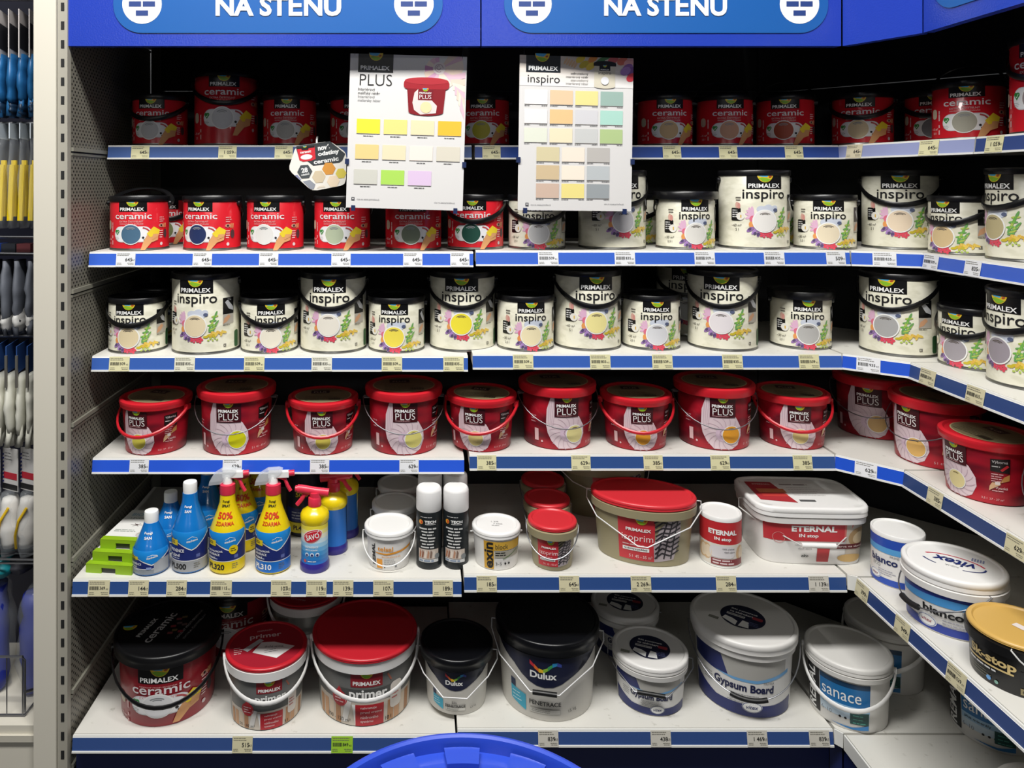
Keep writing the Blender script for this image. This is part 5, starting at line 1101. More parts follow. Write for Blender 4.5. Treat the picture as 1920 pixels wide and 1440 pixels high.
def eternal_art():
    a = Art(); RR = M('BF2A30', .38); a.rect(-.16, .16, .060, .116, RR, 1); a.text('ETERNAL', .004, .090, WHITE, .0125, .070, 3, .045); a.text('IN stop', .004, .073, WHITE, .0105, .040, 3, .035); a.rect(-.16, .16, .006, .060, M('DCD6CC', .4), 1)
    for cx in (-.050, -.036, .052): a.disc(cx, .036, .014, M('D0AE84', .45), 2, rz=.020, n=16); a.disc(cx+.004, .036, .010, M('DFCDB4', .45), 3, rz=.016, n=16)
    a.rrect(-.028, .034, .026, .056, .012, M('D6D2D4', .4), 3); a.text('100% překrytí', .018, .049, M('55555A', .5), .0055, .030, 4, .0); a.text('všech skvrn', .020, .042, M('55555A', .5), .0052, .026, 4, .0); a.rect(-.024, .060, .008, .024, M('7E2A30', .4), 4); a.lines(-.020, .020, .060, 2, .007, .0036, M('D8C4C4', .4), 5); return a
tin('red and white round tin between the large khaki bucket and rectangular tub', .780, 1.930, Z5R, face(.78, 1.93, 2), .0500, .127, WHITE, eternal_art(), LIDW)
def rect_art():
    a = Art(); RR = M('BE3038', .4); a.rect(-.110, .064, .058, .112, RR, 1); a.poly([(.064, .112), (.090, .112), (.064, .058)][::-1], M('C86A62', .4), 1); a.text('ETERNAL', -.002, .089, WHITE, .0145, .098, 3, .04); a.text('IN stop', -.014, .071, WHITE, .0105, .042, 3, .03)
    a.rect(.068, .130, .012, .112, M('BFB4A6', .4), 1); a.disc(.098, .070, .026, M('A88A62', .45), 2, rz=.022, n=20, rot=.5); a.disc(.100, .068, .018, M('C9B594', .45), 3, rz=.014, n=16, rot=.5); a.poly([(.004, .008), (.030, .008), (.034, .050), (.006, .050)], M('B83A3E', .4), 2); a.rect(.004, .118, .041, .053, M('5E2024', .4), 4); a.text('izolační barva na skvrny', .062, .047, M('E2CFCB', .4), .0068, .104, 5, .015)
    a.text('100% překrytí', -.026, .048, M('55555A', .5), .005, .034, 3, .0); a.text('všech skvrn', -.022, .040, M('55555A', .5), .005, .030, 3, .0); a.text('eko', -.022, .022, INK, .007, .016, 3, .02, shear=.3); a.disc(.080, .018, .03, M('C9A66A', .45), 2, rz=.010, n=16); a.arc(-.078, .066, .013, .0012, 0, 360, M('D88A88', .4), 2, 14); a.items = [([(x*1.13, min(z*1.05, .122)) for x, z in q_], f, m, l) for q_, f, m, l in a.items]; return a
la = Art(); la.poly([(-.118, -.050), (-.030, -.066), (-.048, .066), (-.118, .066)], M('B03038', .42), 1); la.rect(-.104, -.032, -.006, .020, M('D07A50', .42), 2); la.rect(-.102, -.036, -.030, -.012, M('C8403C', .42), 2); la.text('ETERNAL', -.078, .050, M('DDB0B0', .4), .008, .048, 2, .03); la.lines(-.030, .050, .10, 1, .008, .006, M('8A7A7A', .5), 2); la.lines(-.020, .030, .09, 5, .012, .0016, M('A9A5A2', .5), 2); la.rect(-.020, .020, -.058, -.048, M('5A5A5A', .5), 2)
bucket('white rectangular tub with red label and white handle grip', (1.012, 1.990, Z5R), face(1.012, 1.99, 24), .128, .136, .150, WP, LIDW, .146, .026, rect_art(), la, by=-.040, e=5.0, handle=('bent', M('C9C9C6', .3), .058, 'F', 0, .045, (.042, .0062, WHITE)), band=(WP, .006), name='paint_tub', cat='tub')
# right arm of the fifth shelf
def bianco_art(k=1.0):
    a = Art(); DB = M('2B4FB0', .38); LB = M('5AA2DA', .38); a.rect(-.17*k, .17*k, .092*k, .120*k, DB, 1); a.rect(-.17*k, .17*k, .078*k, .092*k, LB, 1); a.rect(-.17*k, .17*k, .003, .018*k, DB, 1); a.text('bianco', -.004*k, .060*k, M('1E2A5C', .4), .0165*k, .064*k, 2, .03); a.text('ECO', -.020*k, .046*k, GREYT, .0075*k, None, 2, .0); a.text('PRIMER', .024*k, .073*k, GREYT, .005*k, .024*k, 2, .0); a.lines(-.016*k, .037*k, .045*k, 3, .005*k, .0014*k, M('9A9AAA', .5), 2)
    a.disc(-.024*k, .022*k, .0165*k, WHITE, 3, rz=.010*k); a.arc(-.024*k, .022*k, .0145*k, .0014*k, 0, 360, M('7A88B8', .4), 4, 18, rz=.6); a.text('vitex', -.024*k, .022*k, M('8A4A6A', .4), .006*k, .018*k, 4, .01, shear=.3); return a
tin('white and blue tin on the right arm behind the oval logo bucket', 1.175, 1.832, Z5R, face(1.175, 1.83, -28), .0565, .125, WP, bianco_art(), LIDW)
def vit_art():
    a = Art(); DB = M('2B3F9A', .38); LB = M('4A94D2', .38)
    a.poly([(-.11, .072), (0, .080), (.085, .078), (.085, .1085), (-.11, .1085)], DB, 1); a.poly([(-.11, .060), (-.03, .062), (.085, .066), (.085, .080), (0, .081), (-.11, .073)], LB, 2); a.rect(-.11, .11, .004, .022, DB, 1); a.text('bianco', -.010, .049, INK, .017, .076, 3, .03); a.text('PRIMER', .040, .059, GREYT, .0055, .030, 3, .0); a.lines(-.010, .034, .05, 3, .006, .0015, M('9A9AAA', .5), 3)
    a.disc(-.040, .022, .020, WHITE, 3, rz=.013); a.arc(-.040, .022, .018, .0016, 0, 360, M('7A88B8', .4), 4, 18, rz=.62); a.text('vitex', -.040, .022, M('A04A5A', .4), .007, .022, 4, .01, shear=.3); a.arc(.072, .050, .007, .003, 0, 360, M('3A86C4', .4), 2, 12); a.rect(.055, .090, .012, .030, WHITE, 3)
    for i in range(12): a.rect(.070+.0015*i, .070+.0015*i+.0007, .013, .022, INK, 4)
    return a
la = Art(); la.arc(0, 0, .058, .005, 200, 335, M('D0304A', .4), 1, 20, rz=.55); la.arc(0, 0, .058, .004, 20, 60, NVY, 1, 6, rz=.55); la.arc(0, 0, .058, .0035, 110, 185, NVY, 1, 12, rz=.55); la.text('vitex', 0, -.002, NVY, .030, .078, 2, .02, shear=.25); la.text('AQUA', 0, .022, GREYT, .006, .026, 2, .0)
for i in range(5): la.rect(-.052+.005*i, -.049+.005*i, -.050, -.034, M('8A8FB0', .5), 1)
LROT = lambda art, deg: [art.items.__setitem__(i, ([(x*math.cos(math.radians(deg))-z*math.sin(math.radians(deg)), x*math.sin(math.radians(deg))+z*math.cos(math.radians(deg))) for x, z in p], f, m, l)) for i, (p, f, m, l) in enumerate(art.items)]
LROT(la, 180)
bucket('white and blue bucket with oval red and navy logo on its lid, right arm', (1.190, 1.662, Z5R), face(1.19, 1.662, -6), .088, .093, .130, WP, LIDW, .0985, .024, vit_art(), la, handle=('wire', STEEL, .056, 'F', -44, 0, (3.2, .0065, M('151515', .5))), band=(WP, .006))
a = Art(); TAN = M('D2BA80', .4); a.text('Sk-stop', -.006, .050, TAN, .0215, .088, 2, .035); a.rect(-.060, .034, .036, .0395, TAN, 2); a.lines(-.054, .031, .080, 1, .004, .0032, M('D8D8D8', .4), 2); a.lines(-.050, .022, .05, 3, .005, .0014, M('6A6A5A', .5), 2); a.disc(-.008, .012, .0045, M('6AA0D8', .4), 2, n=12); a.disc(.006, .011, .0035, M('7FA89A', .4), 2, n=12); a.rect(.044, .074, .020, .050, M('1D1E20', .5), 1); a.rect(.044, .084, .006, .018, M('8A7E5A', .4), 1); a.text('CE', .052, .012, INK, .006, None, 2, .02); a.arc(.064, .012, .003, .001, 0, 360, INK, 2, 8)
la = Art(); la.rrect(-.010, .012, -.008, .008, .002, M('E0D6D2', .5), 1)
bucket('black tub with tan lid and gold lettering, right arm at the photo edge', (1.184, 1.4715, Z5R), face(1.184, 1.474, -30), .079, .082, .100, M('0F0F10', .35), M('CDA557', .4), .0855, .010, a, la, handle=('wire', M('DADAD8', .3), .070, 'F', 112), band=(M('0F0F10', .35), .010))

# ------------------------------------------------------------------ bottom shelf pails
def cer_art():
    a = red_art('l', M('E2E2E4', .45)); a.items = [([(x*1.28, (z-.211+.014)*1.22+.150 if z > .13 else z*.98-.022) for x, z in p], f, m, l) for p, f, m, l in a.items]; return a
la = Art(); la.text('PRIMALEX', -.056, .004, M('C8C8C8', .4), .013, .085, 1, .03, rot=68); la.text('ceramic', -.022, .000, M('D0D0D0', .4), .024, .135, 1, .01, rot=68); emblem(la, -.102, .002, .036, 1); la.text('EXTRA ČISTITELNÝ', .068, -.006, M('8A8A8A', .4), .0085, .115, 1, .01, rot=68); la.text('ODOLNÝ PROTI SKVRNÁM', .052, .004, M('9A9A9A', .4), .009, .135, 1, .01, rot=68)
for i, (x, y) in enumerate(((.008, -.030), (.018, -.018), (.012, .0), (.026, .012), (.022, .032), (.036, .040), (.034, -.026), (.040, .004))): la.rrect(x-.007, x+.007, y-.005, y+.005, .002, M(('7A3A3E', '6A5A3A', '8A3038', '5E4A4A')[i % 4], .4), 1)
TUBRED = M('941826', .32, coat=.2)
bucket('large red tub with black printed lid, leftmost on the bottom shelf', (-.668, 1.996, Z6L), face(-.668, 1.99, -10), .118, .124, .186, TUBRED, M('0E0E10', .35), .1375, .032, cer_art(), la, handle=('strap', M('0D0D0F', .35), .085, 'F', 4), band=(TUBRED, -.01), group='large red tubs with black lids')
bucket('large red tub with black lid, behind the leftmost bottom tub, in shadow', (-.570, 2.275, Z6L), face(-.5, 2.2, -4), .118, .124, .186, TUBRED, M('0E0E10', .35), .1375, .032, cer_art(), None, handle=('strap', M('0D0D0F', .35), .085, 'B', 4), band=(TUBRED, -.01), group='large red tubs with black lids')
def prim_art(k, top, vol, area):
    a = Art(); GR = M('6C6D6C', .4); GR2 = M('4B4D4C', .4); a.rect(-.135*k, .135*k, .058*k, top, GR, 1); a.rect(-.06*k, .06*k, .058*k, .088*k, GR2, 2); a.rect(-.036*k, .036*k, top-.034*k, top, M('8E1C28', .4), 3); emblem(a, 0, top-.010*k, .030*k, 4); a.text('PRIMALEX', 0, top-.025*k, WHITE, .0095*k, .062*k, 4, .035)
    a.text('primer', .004*k, top-.054*k, WHITE, .028*k, .088*k, 4, .03); a.rect(-.135*k, .135*k, .003, .058*k, M('CDC3B6', .4), 1)
    for i, h in enumerate(('B98A62', 'C79A74', 'D9C6B0', 'B0805A')): a.rect(.050*k+.018*k*i, .066*k+.018*k*i, .004, .052*k, M(h, .5), 2); a.rect(-.130*k+.018*k*i, -.116*k+.018*k*i, .004, .048*k, M(h, .5), 2)
    RD = M('B4202C', .4); a.rect(-.026*k, .040*k, .003, .052*k, RD, 3); a.poly([(-.026*k, .003), (-.026*k, .052*k), (-.034*k, .052*k)], WHITE, 3)
    for i, t in enumerate(('nahrazuje', 'první vrstvu', 'nátěrového', 'systému')): a.text(t, -.014*k, (.044-.0105*i)*k, M('E8C8C8', .4), .0072*k, len(t)*.0041*k, 4, .01, al='l')
    a.disc(-.064*k, .062*k, .019*k, RD, 4, n=22); a.poly([(-.072*k, .078*k), (-.056*k, .078*k), (-.064*k, .090*k)], RD, 4); a.lines(-.076*k, .068*k, .024*k, 3, .007*k, .0028*k, M('E8C0C0', .4), 5, seed=2)
    a.poly([(-.060*k, .008), (-.046*k, .010*k), (-.034*k, .060*k), (-.048*k, .062*k)], M('DDDAD6', .4), 4); a.rrect(.056*k, .088*k, .030*k, .092*k, .010*k, M('DDD6CE', .4), 4); a.lines(.060*k, .072*k, .022*k, 3, .009*k, .003*k, M('B85A56', .5), 5, seed=3)
    a.text(area, -.068*k, .014*k, INK, .0085*k, None, 5, .0); a.text(vol, .052*k, .012*k, INK, .009*k, None, 5, .01); a.stroke([(.048*k, top-.010*k), (.058*k, top-.028*k)], .004*k, M('A8604A', .4), 3); return a
def prim_lid(k):
    la = Art(); la.disc(0, 0, .100*k, M('A32030', .38), 1, n=40); la.text('primer', .0, .036*k, M('D8C2C2', .4), .024*k, .082*k, 2, .02, rot=-3); la.text('PRIMALEX', 0, .062*k, M('C89A9A', .4), .007*k, .040*k, 2, .02)
    la.poly([(-.038*k, -.026*k), (.020*k, -.064*k), (.070*k, -.026*k), (.020*k, .006*k), (-.012*k, .012*k)], M('E4E0DE', .4), 2); la.poly([(-.062*k, -.008*k), (-.050*k, -.020*k), (-.006*k, .018*k), (-.016*k, .028*k)], M('B8BABC', .4), 3); la.text('druhá vrstva', .018*k, -.014*k, INK, .008*k, .048*k, 3, .0, rot=-12); la.lines(-.008*k, -.026*k, .04*k, 2, .008*k, .002*k, GREYT, 3); la.lines(-.084*k, .002*k, .024*k, 4, .008*k, .003*k, M('D8B0B0', .4), 2); return la
TRANSL = M('8E8F8C', .3); PRL = M('C22430', .33); WST = M('EFEEEC', .38)
bucket('small grey translucent tub with red printed lid and white handle, bottom shelf', (-.398, 1.956, Z6L), face(-.394, 1.956, 4), .090, .0985, .163, TRANSL, PRL, .1055, .010, prim_art(.86, .125, '5 l', '50 - 60 m²'), prim_lid(1.0), handle=('strap', WST, .068, 'F', 0), band=(WST, .014), group='grey tubs with red lids')
bucket('grey tub with dark red printed lid, behind the small red lidded one', (-.330, 2.197, Z6L), face(-.33, 2.2, 160), .092, .100, .185, TRANSL, PRL, .110, .010, prim_art(.95, .125, '5 l', '50 - 60 m²'), prim_lid(1.15), handle=('strap', WST, .068, 'F', -160), band=(WST, .014), group='grey tubs with red lids')
bucket('large grey translucent tub with plain red lid and white handle, bottom shelf', (-.1435, 2.0, Z6L), face(-.138, 2.0, 2), .120, .1285, .180, TRANSL, PRL, .140, .012, prim_art(1.10, .140, '10 l', '100 - 120 m²'), None, handle=('strap', WST, .082, 'F', 0), band=(WST, .018), group='grey tubs with red lids')
def dul_art(k, top, big):
    a = Art(); NB = M('171C38', .38); p = [(-.14*k, top), (-.14*k, top-.012*k)]
    for i in range(11): t = i/10; x = -.095*k+.19*k*t; p.append((x, top-.012*k-.062*k*math.sin(PI*t)**.8))
    p += [(.14*k, top-.012*k), (.14*k, top)]; a.poly(p, NB, 1)
    for i, h in enumerate(('C8303C', 'E0702C', 'E8C02C', '8CBA3C', '3C9A5A', '2C8AC0', '3C4CA0')):
        x = -.034*k+.010*k*i; z = top-.026*k+.010*k*math.sin(i*.95+2.2); a.poly([(x, z-.004*k), (x+.0105*k, z-.003*k+.010*k*(math.sin((i+1)*.95+2.2)-math.sin(i*.95+2.2))), (x+.0105*k, z+.004*k+.010*k*(math.sin((i+1)*.95+2.2)-math.sin(i*.95+2.2))), (x, z+.006*k)], M(h, .4), 3)
    a.text('Dulux', -.004*k, top-.045*k, WHITE, .0165*k, .060*k, 3, .03)
    a.poly([(-.088*k, .030*k), (-.046*k, .016*k), (-.046*k, .054*k), (-.088*k, .062*k)], M('2FA3C0', .4), 2); a.poly([(-.088*k, .062*k), (-.074*k, .060*k), (-.074*k, .078*k), (-.088*k, .080*k)], M('16284C', .4), 2); a.lines(-.084*k, .050*k, .030*k, 3, .008*k, .0022*k, M('BFE4EC', .4), 3)
    a.text('PENETRACE', .0, .043*k if big else .035*k, M('3A3A3A', .4), .0105*k, .074*k, 3, .02); a.rect(-.036*k, .036*k, .018*k, .030*k, M('A9A7A0', .5), 2); a.rect(-.035*k, .035*k, .019*k, .029*k, M('CFCDC6', .45), 3); a.lines(-.032*k, .0265*k, .060*k, 2, .004*k, .0012*k, M('8A8A84', .5), 4)
    a.text('15 kg' if big else '4,5 kg', .066*k, .026*k, M('4A4A48', .4), .0095*k, None, 3, .0, rot=14)
    if not big: a.text('Bílá', -.004*k, .048*k, M('4A4A4A', .4), .0085*k, None, 3, .0)
    return a
DW = M('CCC9C2', .36); DL = M('0B0C10', .3)
bucket('small white pail with black lid and bent wire handle, bottom shelf centre', (.100, 1.976, Z6R), face(.096, 1.976, -2), .077, .085, .150, DW, DL, .0965, .030, dul_art(.72, .118, False), handle=('bent', M('D6D6D6', .25), .052, 'F', 0, .030), band=(DL, -.012), group='white pails with black lids')
bucket('large white pail with tall black lid and black handle grip, bottom shelf', (.342, 1.993, Z6R), face(.342, 1.993, -2), .118, .128, .205, DW, DL, .1365, .034, dul_art(1.08, .168, True), handle=('bent', M('D6D6D6', .25), .078, 'F', 0, .036, (.030, .006, M('131313', .4))), band=(DL, -.012), group='white pails with black lids')
def gyp_art(k, top):
    a = Art(); NB = M('1F2A66', .38); LB = M('6FA6D6', .38); X = lambda v: v*k; Z = lambda v: v*top
    a.rect(X(-.128), X(.128), .003, top, M('DDDCDA', .4), 0)
    a.poly([(X(-.128), top), (X(-.128), Z(.62)), (X(-.030), Z(.575)), (X(-.052), top)][::-1], NB, 1); a.poly([(X(-.052), top), (X(-.030), Z(.575)), (X(.02), Z(.56)), (X(.10), Z(.64)), (X(.10), top)], M('ADABA6', .4), 1)
    a.poly([(X(-.060), Z(.60)), (X(-.02), Z(.555)), (X(.03), Z(.55)), (X(.11), Z(.65)), (X(.11), Z(.71)), (X(.03), Z(.595)), (X(-.02), Z(.595))], LB, 2)
    a.text('Gypsum Board', X(.002), Z(.445), M('1A2048', .4), X(.0235), X(.130), 3, .035, rot=-1); a.text('PRIMER', X(.056), Z(.555), GREYT, X(.005), X(.024), 3, .0); a.lines(X(.002), Z(.345), X(.075), 5, X(.0045), X(.0012), GREYT, 3, al='c', seed=11)
    a.poly([(X(-.128), .003), (X(.128), .003), (X(.128), Z(.24)), (X(.07), Z(.20)), (X(-.06), Z(.20)), (X(-.128), Z(.38))], NB, 1); a.disc(X(.020), Z(.17), X(.022), WHITE, 3, rz=X(.0125)); a.arc(X(.020), Z(.17), X(.0205), X(.0018), 0, 360, M('55608A', .4), 4, 20, rz=.56); a.text('vitex', X(.020), Z(.17), NB, X(.0085), X(.026), 4, .01, shear=.3)
    a.lines(X(-.092), Z(.50), X(.030), 4, X(.006), X(.0016), GREYT, 3, seed=4); return a
def gyp_lid(k, rot):
    la = Art(); la.disc(0, 0, .056*k, M('20233C', .42), 1, n=36); la.text('Bílá penetrace', -.002*k, .026*k, WHITE, .0085*k, .066*k, 2, .02); la.text('na sádrokarton', .0, .013*k, WHITE, .0085*k, .070*k, 2, .02); la.rrect(.022*k, .048*k, .002*k, .016*k, .004*k, M('A03A44', .4), 2); la.rect(-.040*k, .006*k, -.008*k, .002*k, M('C9C9C9', .4), 2); la.text('Gypsum Board', -.017*k, -.003*k, INK, .005*k, .040*k, 3, .02)
    la.poly([(-.044*k, -.034*k), (-.006*k, -.052*k), (-.006*k, -.030*k), (-.020*k, -.022*k), (-.040*k, -.018*k)], WHITE, 2); la.poly([(.000, -.050*k), (.026*k, -.048*k), (.020*k, -.020*k), (.004*k, -.018*k)], WHITE, 2); la.lines(.02*k, -.016*k, .03*k, 3, .007*k, .002*k, M('6A70A0', .4), 2); la.rect(-.075*k, -.050*k, -.052*k, -.040*k, M('8A8A80', .5), 1); LROT(la, rot); return la
GP = M('D9D7D4', .38); GL = M('E4E2DF', .36); BG = M('131313', .45)
bucket('small white and navy bucket with round dark lid print, front, bottom shelf', (.612, 1.978, Z6R), face(.612, 1.978, 2), .083, .0895, .128, GP, GL, .097, .020, gyp_art(.83, .106), gyp_lid(.92, -8), handle=('bent', STEEL, .034, 'F', 0, .040, (.034, .0055, BG)), band=(GP, .004), group='white and navy buckets with dark lid print')
bucket('small white and navy bucket behind its twin, under the fifth shelf shadow', (.606, 2.195, Z6R), face(.6, 2.19, 2), .083, .0895, .128, GP, GL, .097, .020, gyp_art(.83, .106), gyp_lid(.92, -8), handle=('wire', STEEL, .04, 'B', 0), band=(GP, .004), group='white and navy buckets with dark lid print')
bucket('large white and navy bucket with round dark lid print, bottom shelf', (.868, 2.0, Z6R), face(.868, 2.0, 0), .112, .1215, .195, GP, GL, .1335, .028, gyp_art(1.12, .165), gyp_lid(1.0, -14), handle=('wire', STEEL, .100, 'F', 6, 0, (4, .006, BG)), band=(GP, .006), group='white and navy buckets with dark lid print')
def san_art():
    a = Art(); BK = M('17181A', .4); a.rect(-.112, -.058, .012, .120, BK, 1); a.text('REMAL', -.086, .066, WHITE, .030, .102, 2, .02, rot=90); a.rect(-.056, .058, .062, .114, M('1C6CA8', .38), 1); a.rect(-.056, .058, .108, .120, M('123A5C', .4), 2); a.text('sanace', -.006, .082, WHITE, .020, .088, 3, .0); a.rect(-.056, .058, .048, .062, M('9CC0DC', .4), 1); a.text('plus minerály', -.020, .054, INK, .008, .056, 2, .01)
    a.rect(-.056, .058, .030, .048, M('C6D8E6', .4), 1); a.text('6–10', -.040, .033, M('77777A', .4), .0095, .026, 2, -.01)
    for i in range(3): a.disc(-.008+.012*i, .030, .003, INK, 2, n=8)
    a.rect(.014, .056, .020, .050, M('174A48', .4), 3); a.lines(.020, .042, .03, 3, .009, .0024, M('4C9A8A', .4), 4); a.poly([(-.03, .010), (.02, .011), (.056, .020), (.056, .008), (.02, .006)][::-1], M('3C82C0', .4), 2); return a
SP = M('DCDAD6', .38)
GS = 'white buckets with blue label and white strap'
bucket('white bucket with blue label and white strap handle, front corner of the bottom shelf', (1.106, 1.924, Z6R), face(1.106, 1.924, -6), .088, .0935, .162, SP, M('DEDCD8', .36), .1005, .022, san_art(), handle=('strap', WST, .075, 'F', 2), band=(SP, .003), group=GS)
bucket('white bucket with blue label behind the front corner one, in deep shadow', (1.288, 2.06, Z6R), face(1.288, 2.06, -14), .088, .0935, .162, SP, M('DEDCD8', .36), .1005, .022, san_art(), handle=('strap', WST, .075, 'F', -4), band=(SP, .003), group=GS)
bucket('white bucket with blue label under the right arm of the fifth shelf', (1.425, 1.850, Z6R), face(1.425, 1.85, -8), .088, .0935, .162, SP, M('DEDCD8', .36), .1005, .022, san_art(), handle=('strap', WST, .075, 'B', -4), band=(SP, .003), group=GS)
bucket('white lidded bucket in the lower right photo corner', (1.245, 1.455, Z6R), face(1.24, 1.45, 0), .088, .0935, .150, SP, M('DEDCD8', .36), .1005, .022, None, handle=('strap', WST, .075, 'B', 0), band=(SP, .003))

# ------------------------------------------------------------------ blue bin in front
def blue_bin():
    t = thing('storage_bin', 'round blue plastic bin with notched lid, in front of the bottom shelf', 'bin', (.062, .860, 0)); B1 = M('2A48B8', .24, coat=.3); R = .233; H = .70
    MB().loft([(.165, 0), (.172, .004), (.215, H-.05), (.222, H-.045), (.222, H-.02), (.212, H-.02)], B1, n=64).build('body', t)
    q = MB(); q.loft([(.2225, H-.030), (R-.002, H-.030), (R, H-.024), (R, H-.006), (R-.003, H-.001), (R-.007, H), (R-.011, H-.002), (R-.013, H-.008), (R-.015, H-.031), (.172, H-.032), (.168, H-.026), (.10, H-.0265)], B1, n=96); q.build('lid', t)
    q = MB()
    for i in range(14):
        a0 = 2*PI*i/14+PI/2-.12
        pts_o = [(.2145*math.cos(a0+.24*j/4), .2145*math.sin(a0+.24*j/4)) for j in range(5)]; pts_i = [(.184*math.cos(a0+.24*j/4), .184*math.sin(a0+.24*j/4)) for j in range(4, -1, -1)]
        q.prism(pts_o+pts_i, H-.032, H-.010, B1)
    for i in range(14):
        a0 = 2*PI*i/14+PI/2+.13
        pts_o = [(.198*math.cos(a0+.19*j/4), .198*math.sin(a0+.19*j/4)) for j in range(5)]; pts_i = [(.174*math.cos(a0+.19*j/4), .174*math.sin(a0+.19*j/4)) for j in range(4, -1, -1)]
        q.prism(pts_o+pts_i, H-.032, H-.022, B1)
    q.build('notched_ring', t, 30)
blue_bin()

# ------------------------------------------------------------------ neighbouring rack at the far left
nb = thing('display_rack', 'cream steel rack at the left photo edge holding gloves and masks', 'rack', (-1.3, 2.2, 0))
def nbox(n, *a): return MB().box(*a).build(n, nb, smooth=0)
nbox('back_panel', -.5, .395, .0, .012, 0, 2.3, M('14162A', .6)); nbox('upright', .351, .406, -.360, -.300, 0, 2.3, CREAMP); nbox('plinth', -.5, .351, -.345, -.010, 0, .155, CREAMP); nbox('plinth_lip', -.5, .351, -.352, -.335, .118, .134, M('C9C4B6', .45)); nbox('top_bracket', .24, .351, -.30, -.28, 2.0, 2.3, CREAMP)
for z in (1.985, 1.66, 1.36, 1.10, .84): MB().tube([(-.5, -.235, z), (.345, -.235, z)], .004, STEEL).build('hanging_bar', nb)
def lump(seed, w_, d_, z0, z1, mat, fingers=0, n=14):
    """limp glove or bag shape: wavy loft"""
    rr = random.Random(seed); q = MB(); prof = []; m_ = 9
    for i in range(m_+1):
        t = i/m_; prof.append((w_*(.55+.45*math.sin(PI*(.12+.8*t)))*(1+.10*rr.uniform(-1, 1)), z0+(z1-z0)*t))
    k = q.m(mat); rings = []
    for r, z in prof:
        ids = []; ox = rr.uniform(-.15, .15)*d_
        for j in range(n):
            an = 2*PI*j/n; ids.append(len(q.v)); q.v.append((ox+d_*(r/w_)*math.cos(an)*(1+.12*math.sin(3*an+seed)), r*math.sin(an), z))
        rings.append(ids)
    for A, B in zip(rings, rings[1:]):
        for j in range(n): q.f.append([A[j], A[(j+1) % n], B[(j+1) % n], B[j]]); q.mi.append(k)
    q.f.append(rings[0][::-1]); q.mi.append(k); q.f.append(rings[-1]); q.mi.append(k)
    for f in range(fingers):
        y = -w_*.6+1.2*w_*f/max(1, fingers-1); q.tube([(0, y*.8, z0+.03), (rr.uniform(-.3, .3)*d_, y, z0-.005), (rr.uniform(-.4, .4)*d_, y*1.05, z0-.030-.008*rr.random())], d_*.55, mat, n=8)
    return q
PLC = ('far left', 'second from left', 'third from left', 'fourth from left', 'nearest the cream post')
BGL = M('1E5E92', .45); DGL = M('0E2A44', .5)
for i in range(5):
    x = -1.118+.0265*i; t = thing('work_gloves', 'blue dipped work gloves on a white card, %s in the top row' % PLC[i], 'gloves', (x, 1.965, 1.66), 14, 'blue gloves in the top row')
    MB().prism([(-.0010, -.05), (.0010, -.05), (.0010, .05), (-.0010, .05)], .165, .290, M('D8D2D0', .5)).build('header_card', t, smooth=0); MB().box(-.0016, .0016, -.045, .045, .19, .255, M('26262C', .5)).build('card_print', t, smooth=0)
    lump(i, .050, .0125, .05, .178, BGL, 4).build('glove', t, 180); lump(i+20, .042, .011, .015, .06, DGL).build('glove_tip', t, 180)
BAG = M('DDE4EA', .12, alpha=.13); YG = M('E2C413', .45)
for i in range(5):
    x = -1.113+.027*i; t = thing('ear_plug_pack', 'yellow items in a clear hanging bag, %s in the second row' % PLC[i], 'bag', (x, 1.955, 1.385), 12, 'yellow packs in the second row')
    q = MB()
    for j in range(3): q.tube([(-.004+.004*j, -.022+.02*j, .02+.01*j), (.002*j-.002, -.018+.018*j, .10), (.002-.002*j, -.020+.02*j, .165+.012*(j % 2))], .0075, YG, n=8)
    q.build('contents', t); lump(i+40, .046, .0115, .0, .235, BAG).build('bag', t, 180); MB().box(-.0012, .0012, -.040, .040, .232, .272, M('C9D2DA', .3)).build('header_card', t, smooth=0)
q = thing('storage_tray', 'dark shelf tray with small packs and a wire front at the left photo edge', 'tray', (-1.2, 1.93, 1.315)); MB().box(-.30, .26, 0, .22, .0, .006, M('1B1B1F', .5)).build('tray_base', q, smooth=0); MB().tube([(-.30, -.002, .012), (.24, -.002, .004)], .003, STEEL).build('wire', q); MB().tube([(-.30, -.002, .052), (.24, -.002, .048)], .0025, STEEL).build('wire', q)
for i in range(3): tag(MB().box(-.018, .018, -.02, .02, 0, .022, M(('2C4CA0', '24272E', '5A2A2E')[i], .5)).build('small_box', loc=(-1.115+.040*i, 1.975, 1.3212)), ('blue small box on the dark tray, left photo edge', 'black small box on the dark tray', 'dark red small box on the dark tray beside the cream post')[i], 'box', 'small boxes on the tray')
GG = M('5F636C', .6)
for i in range(4):
    x = -1.112+.032*i; t = thing('work_gloves', 'grey knit work gloves with white cuffs, %s in the third row' % ('far left', 'second from left', 'third from left', 'nearest the cream post')[i], 'gloves', (x, 1.965, 1.095), 10, 'grey gloves in the third row')
    lump(i+60, .048, .0135, .045, .205, GG, 3).build('glove', t, 180); lump(i+80, .040, .013, .02, .085, M('CFCECB', .6)).build('cuff', t, 180)
for i in range(5):
    x = -1.118+.027*i; t = thing('work_gloves', 'white gloves under a blue card, %s in the fourth row' % PLC[i], 'gloves', (x, 1.955, .80), 12, 'white gloves in the fourth row')
    lump(i+90, .050, .0128, .055, .205, M('D9D8CC', .55), 4).build('glove', t, 180); q = MB(); q.box(-.0012, .0012, -.05, .05, .215, .285, M('2A4C86', .45)); q.build('header_card', t, smooth=0); q = MB(); q.box(-.003, .003, -.052, -.046, .18, .262, M('A8A49C', .3, .8)); q.build('clip', t, smooth=0)
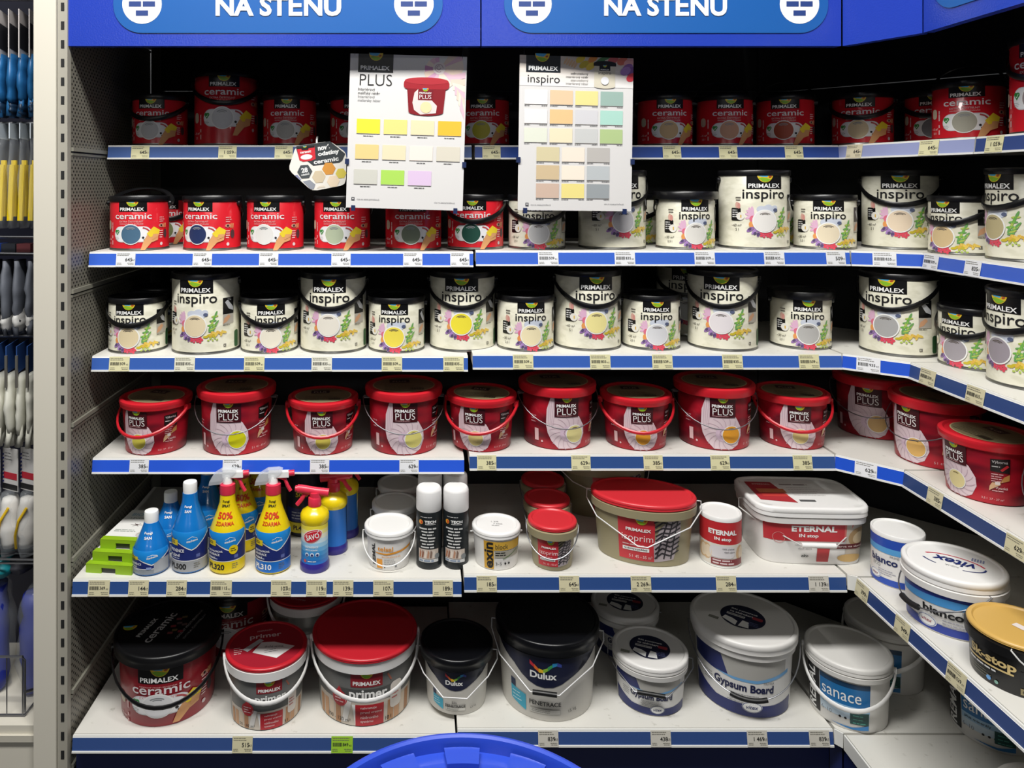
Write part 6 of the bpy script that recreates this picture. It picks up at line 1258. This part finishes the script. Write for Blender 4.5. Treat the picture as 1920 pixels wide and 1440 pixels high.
for i in range(3):
    x = -1.113+.047*i; t = thing('face_mask_pack', 'white moulded masks in a bag under a striped card, %s' % ('far left', 'middle one', 'nearest the cream post')[i], 'mask pack', (x, 1.950, .535), -24, 'mask packs in the fifth row'); q = MB()
    q.box(-.028, .028, -.001, .001, .165, .275, M('DCDAD8', .45)); a = Art(); a.rect(-.024, .026, .195, .212, M('C43040', .4), 1); a.rect(-.028, .028, .168, .182, INK, 1); a.lines(-.02, .262, .03, 3, .008, .002, GREYT, 1)
    for j in range(8): a.poly([(-.028, .183+.010*j), (-.022, .186+.010*j), (-.022, .191+.010*j), (-.028, .188+.010*j)], NVY, 2)
    q.art(a, flat_front(-.001)); q.build('header_card', t, smooth=0); lump(i+120, .030, .020, .02, .15, M('DAD7D2', .5)).build('mask', t, 180); MB().tube([(-.018, -.022, .02), (-.006, -.034, .06), (.006, -.034, .10), (.018, -.020, .13)], .0035, M('E0B81E', .5), n=8).build('strap', t); lump(i+140, .034, .020, .0, .165, BAG).build('bag', t, 180)
t = thing('wire_shelf', 'chromed wire shelf below the mask packs at the left photo edge', 'shelf', (-1.3, 1.93, .520))
for j in range(5): MB().tube([(-.2, .0+.05*j, .0), (.343, .0+.05*j, .0)], .0028, STEEL).build('wire', t)
MB().tube([(.20, -.01, .004), (.30, .20, .004)], .004, STEEL).build('wire', t); MB().tube([(-.2, -.004, .020), (.343, -.004, .010)], .0028, STEEL).build('wire', t)
t = thing('protective_cap', 'teal and dark grey padded item below the wire shelf, left photo edge', 'cap', (-1.105, 1.985, .465)); lump(200, .050, .040, .0, .050, M('0F8590', .5)).build('shell', t, 180); lump(201, .045, .034, .0, .045, M('3A3A42', .6)).build('padding', t, 180).location = (.040, .02, 0)
for i, (x, w_) in enumerate(((-1.128, 'left of the pair in the wire basket'), (-1.018, 'in the basket beside the cream post'))):
    t = thing('folded_workwear', 'blue workwear in a plastic bag, %s' % w_, 'workwear', (x, 1.99, .160), 6*i-4, 'blue bagged workwear'); lump(210+i, .050, .036, .004, .275-.02*i, M('20309A', .55)).build('garment', t, 180); lump(220+i, .062, .044, .0, .29-.02*i, BAG).build('bag', t, 180)
t = thing('wire_basket', 'chromed wire basket on the cream plinth holding blue workwear', 'basket', (-1.2, 1.885, .157))
MB().tube([(-.30, 0, .150), (.200, 0, .150), (.206, 0, .140), (.206, 0, .01)], .0032, STEEL).build('rim_wire', t)
for j in range(11): MB().tube([(-.20+.04*j, 0, .002), (-.20+.04*j, 0, .150)], .0016, STEEL).build('bar', t)
MB().tube([(-.30, 0, .003), (.206, 0, .003), (.206, .2, .003)], .0028, STEEL).build('rim_wire', t); MB().tube([(.206, 0, .06), (.222, .03, .05), (.222, .12, .04)], .004, STEEL).build('hinge', t)
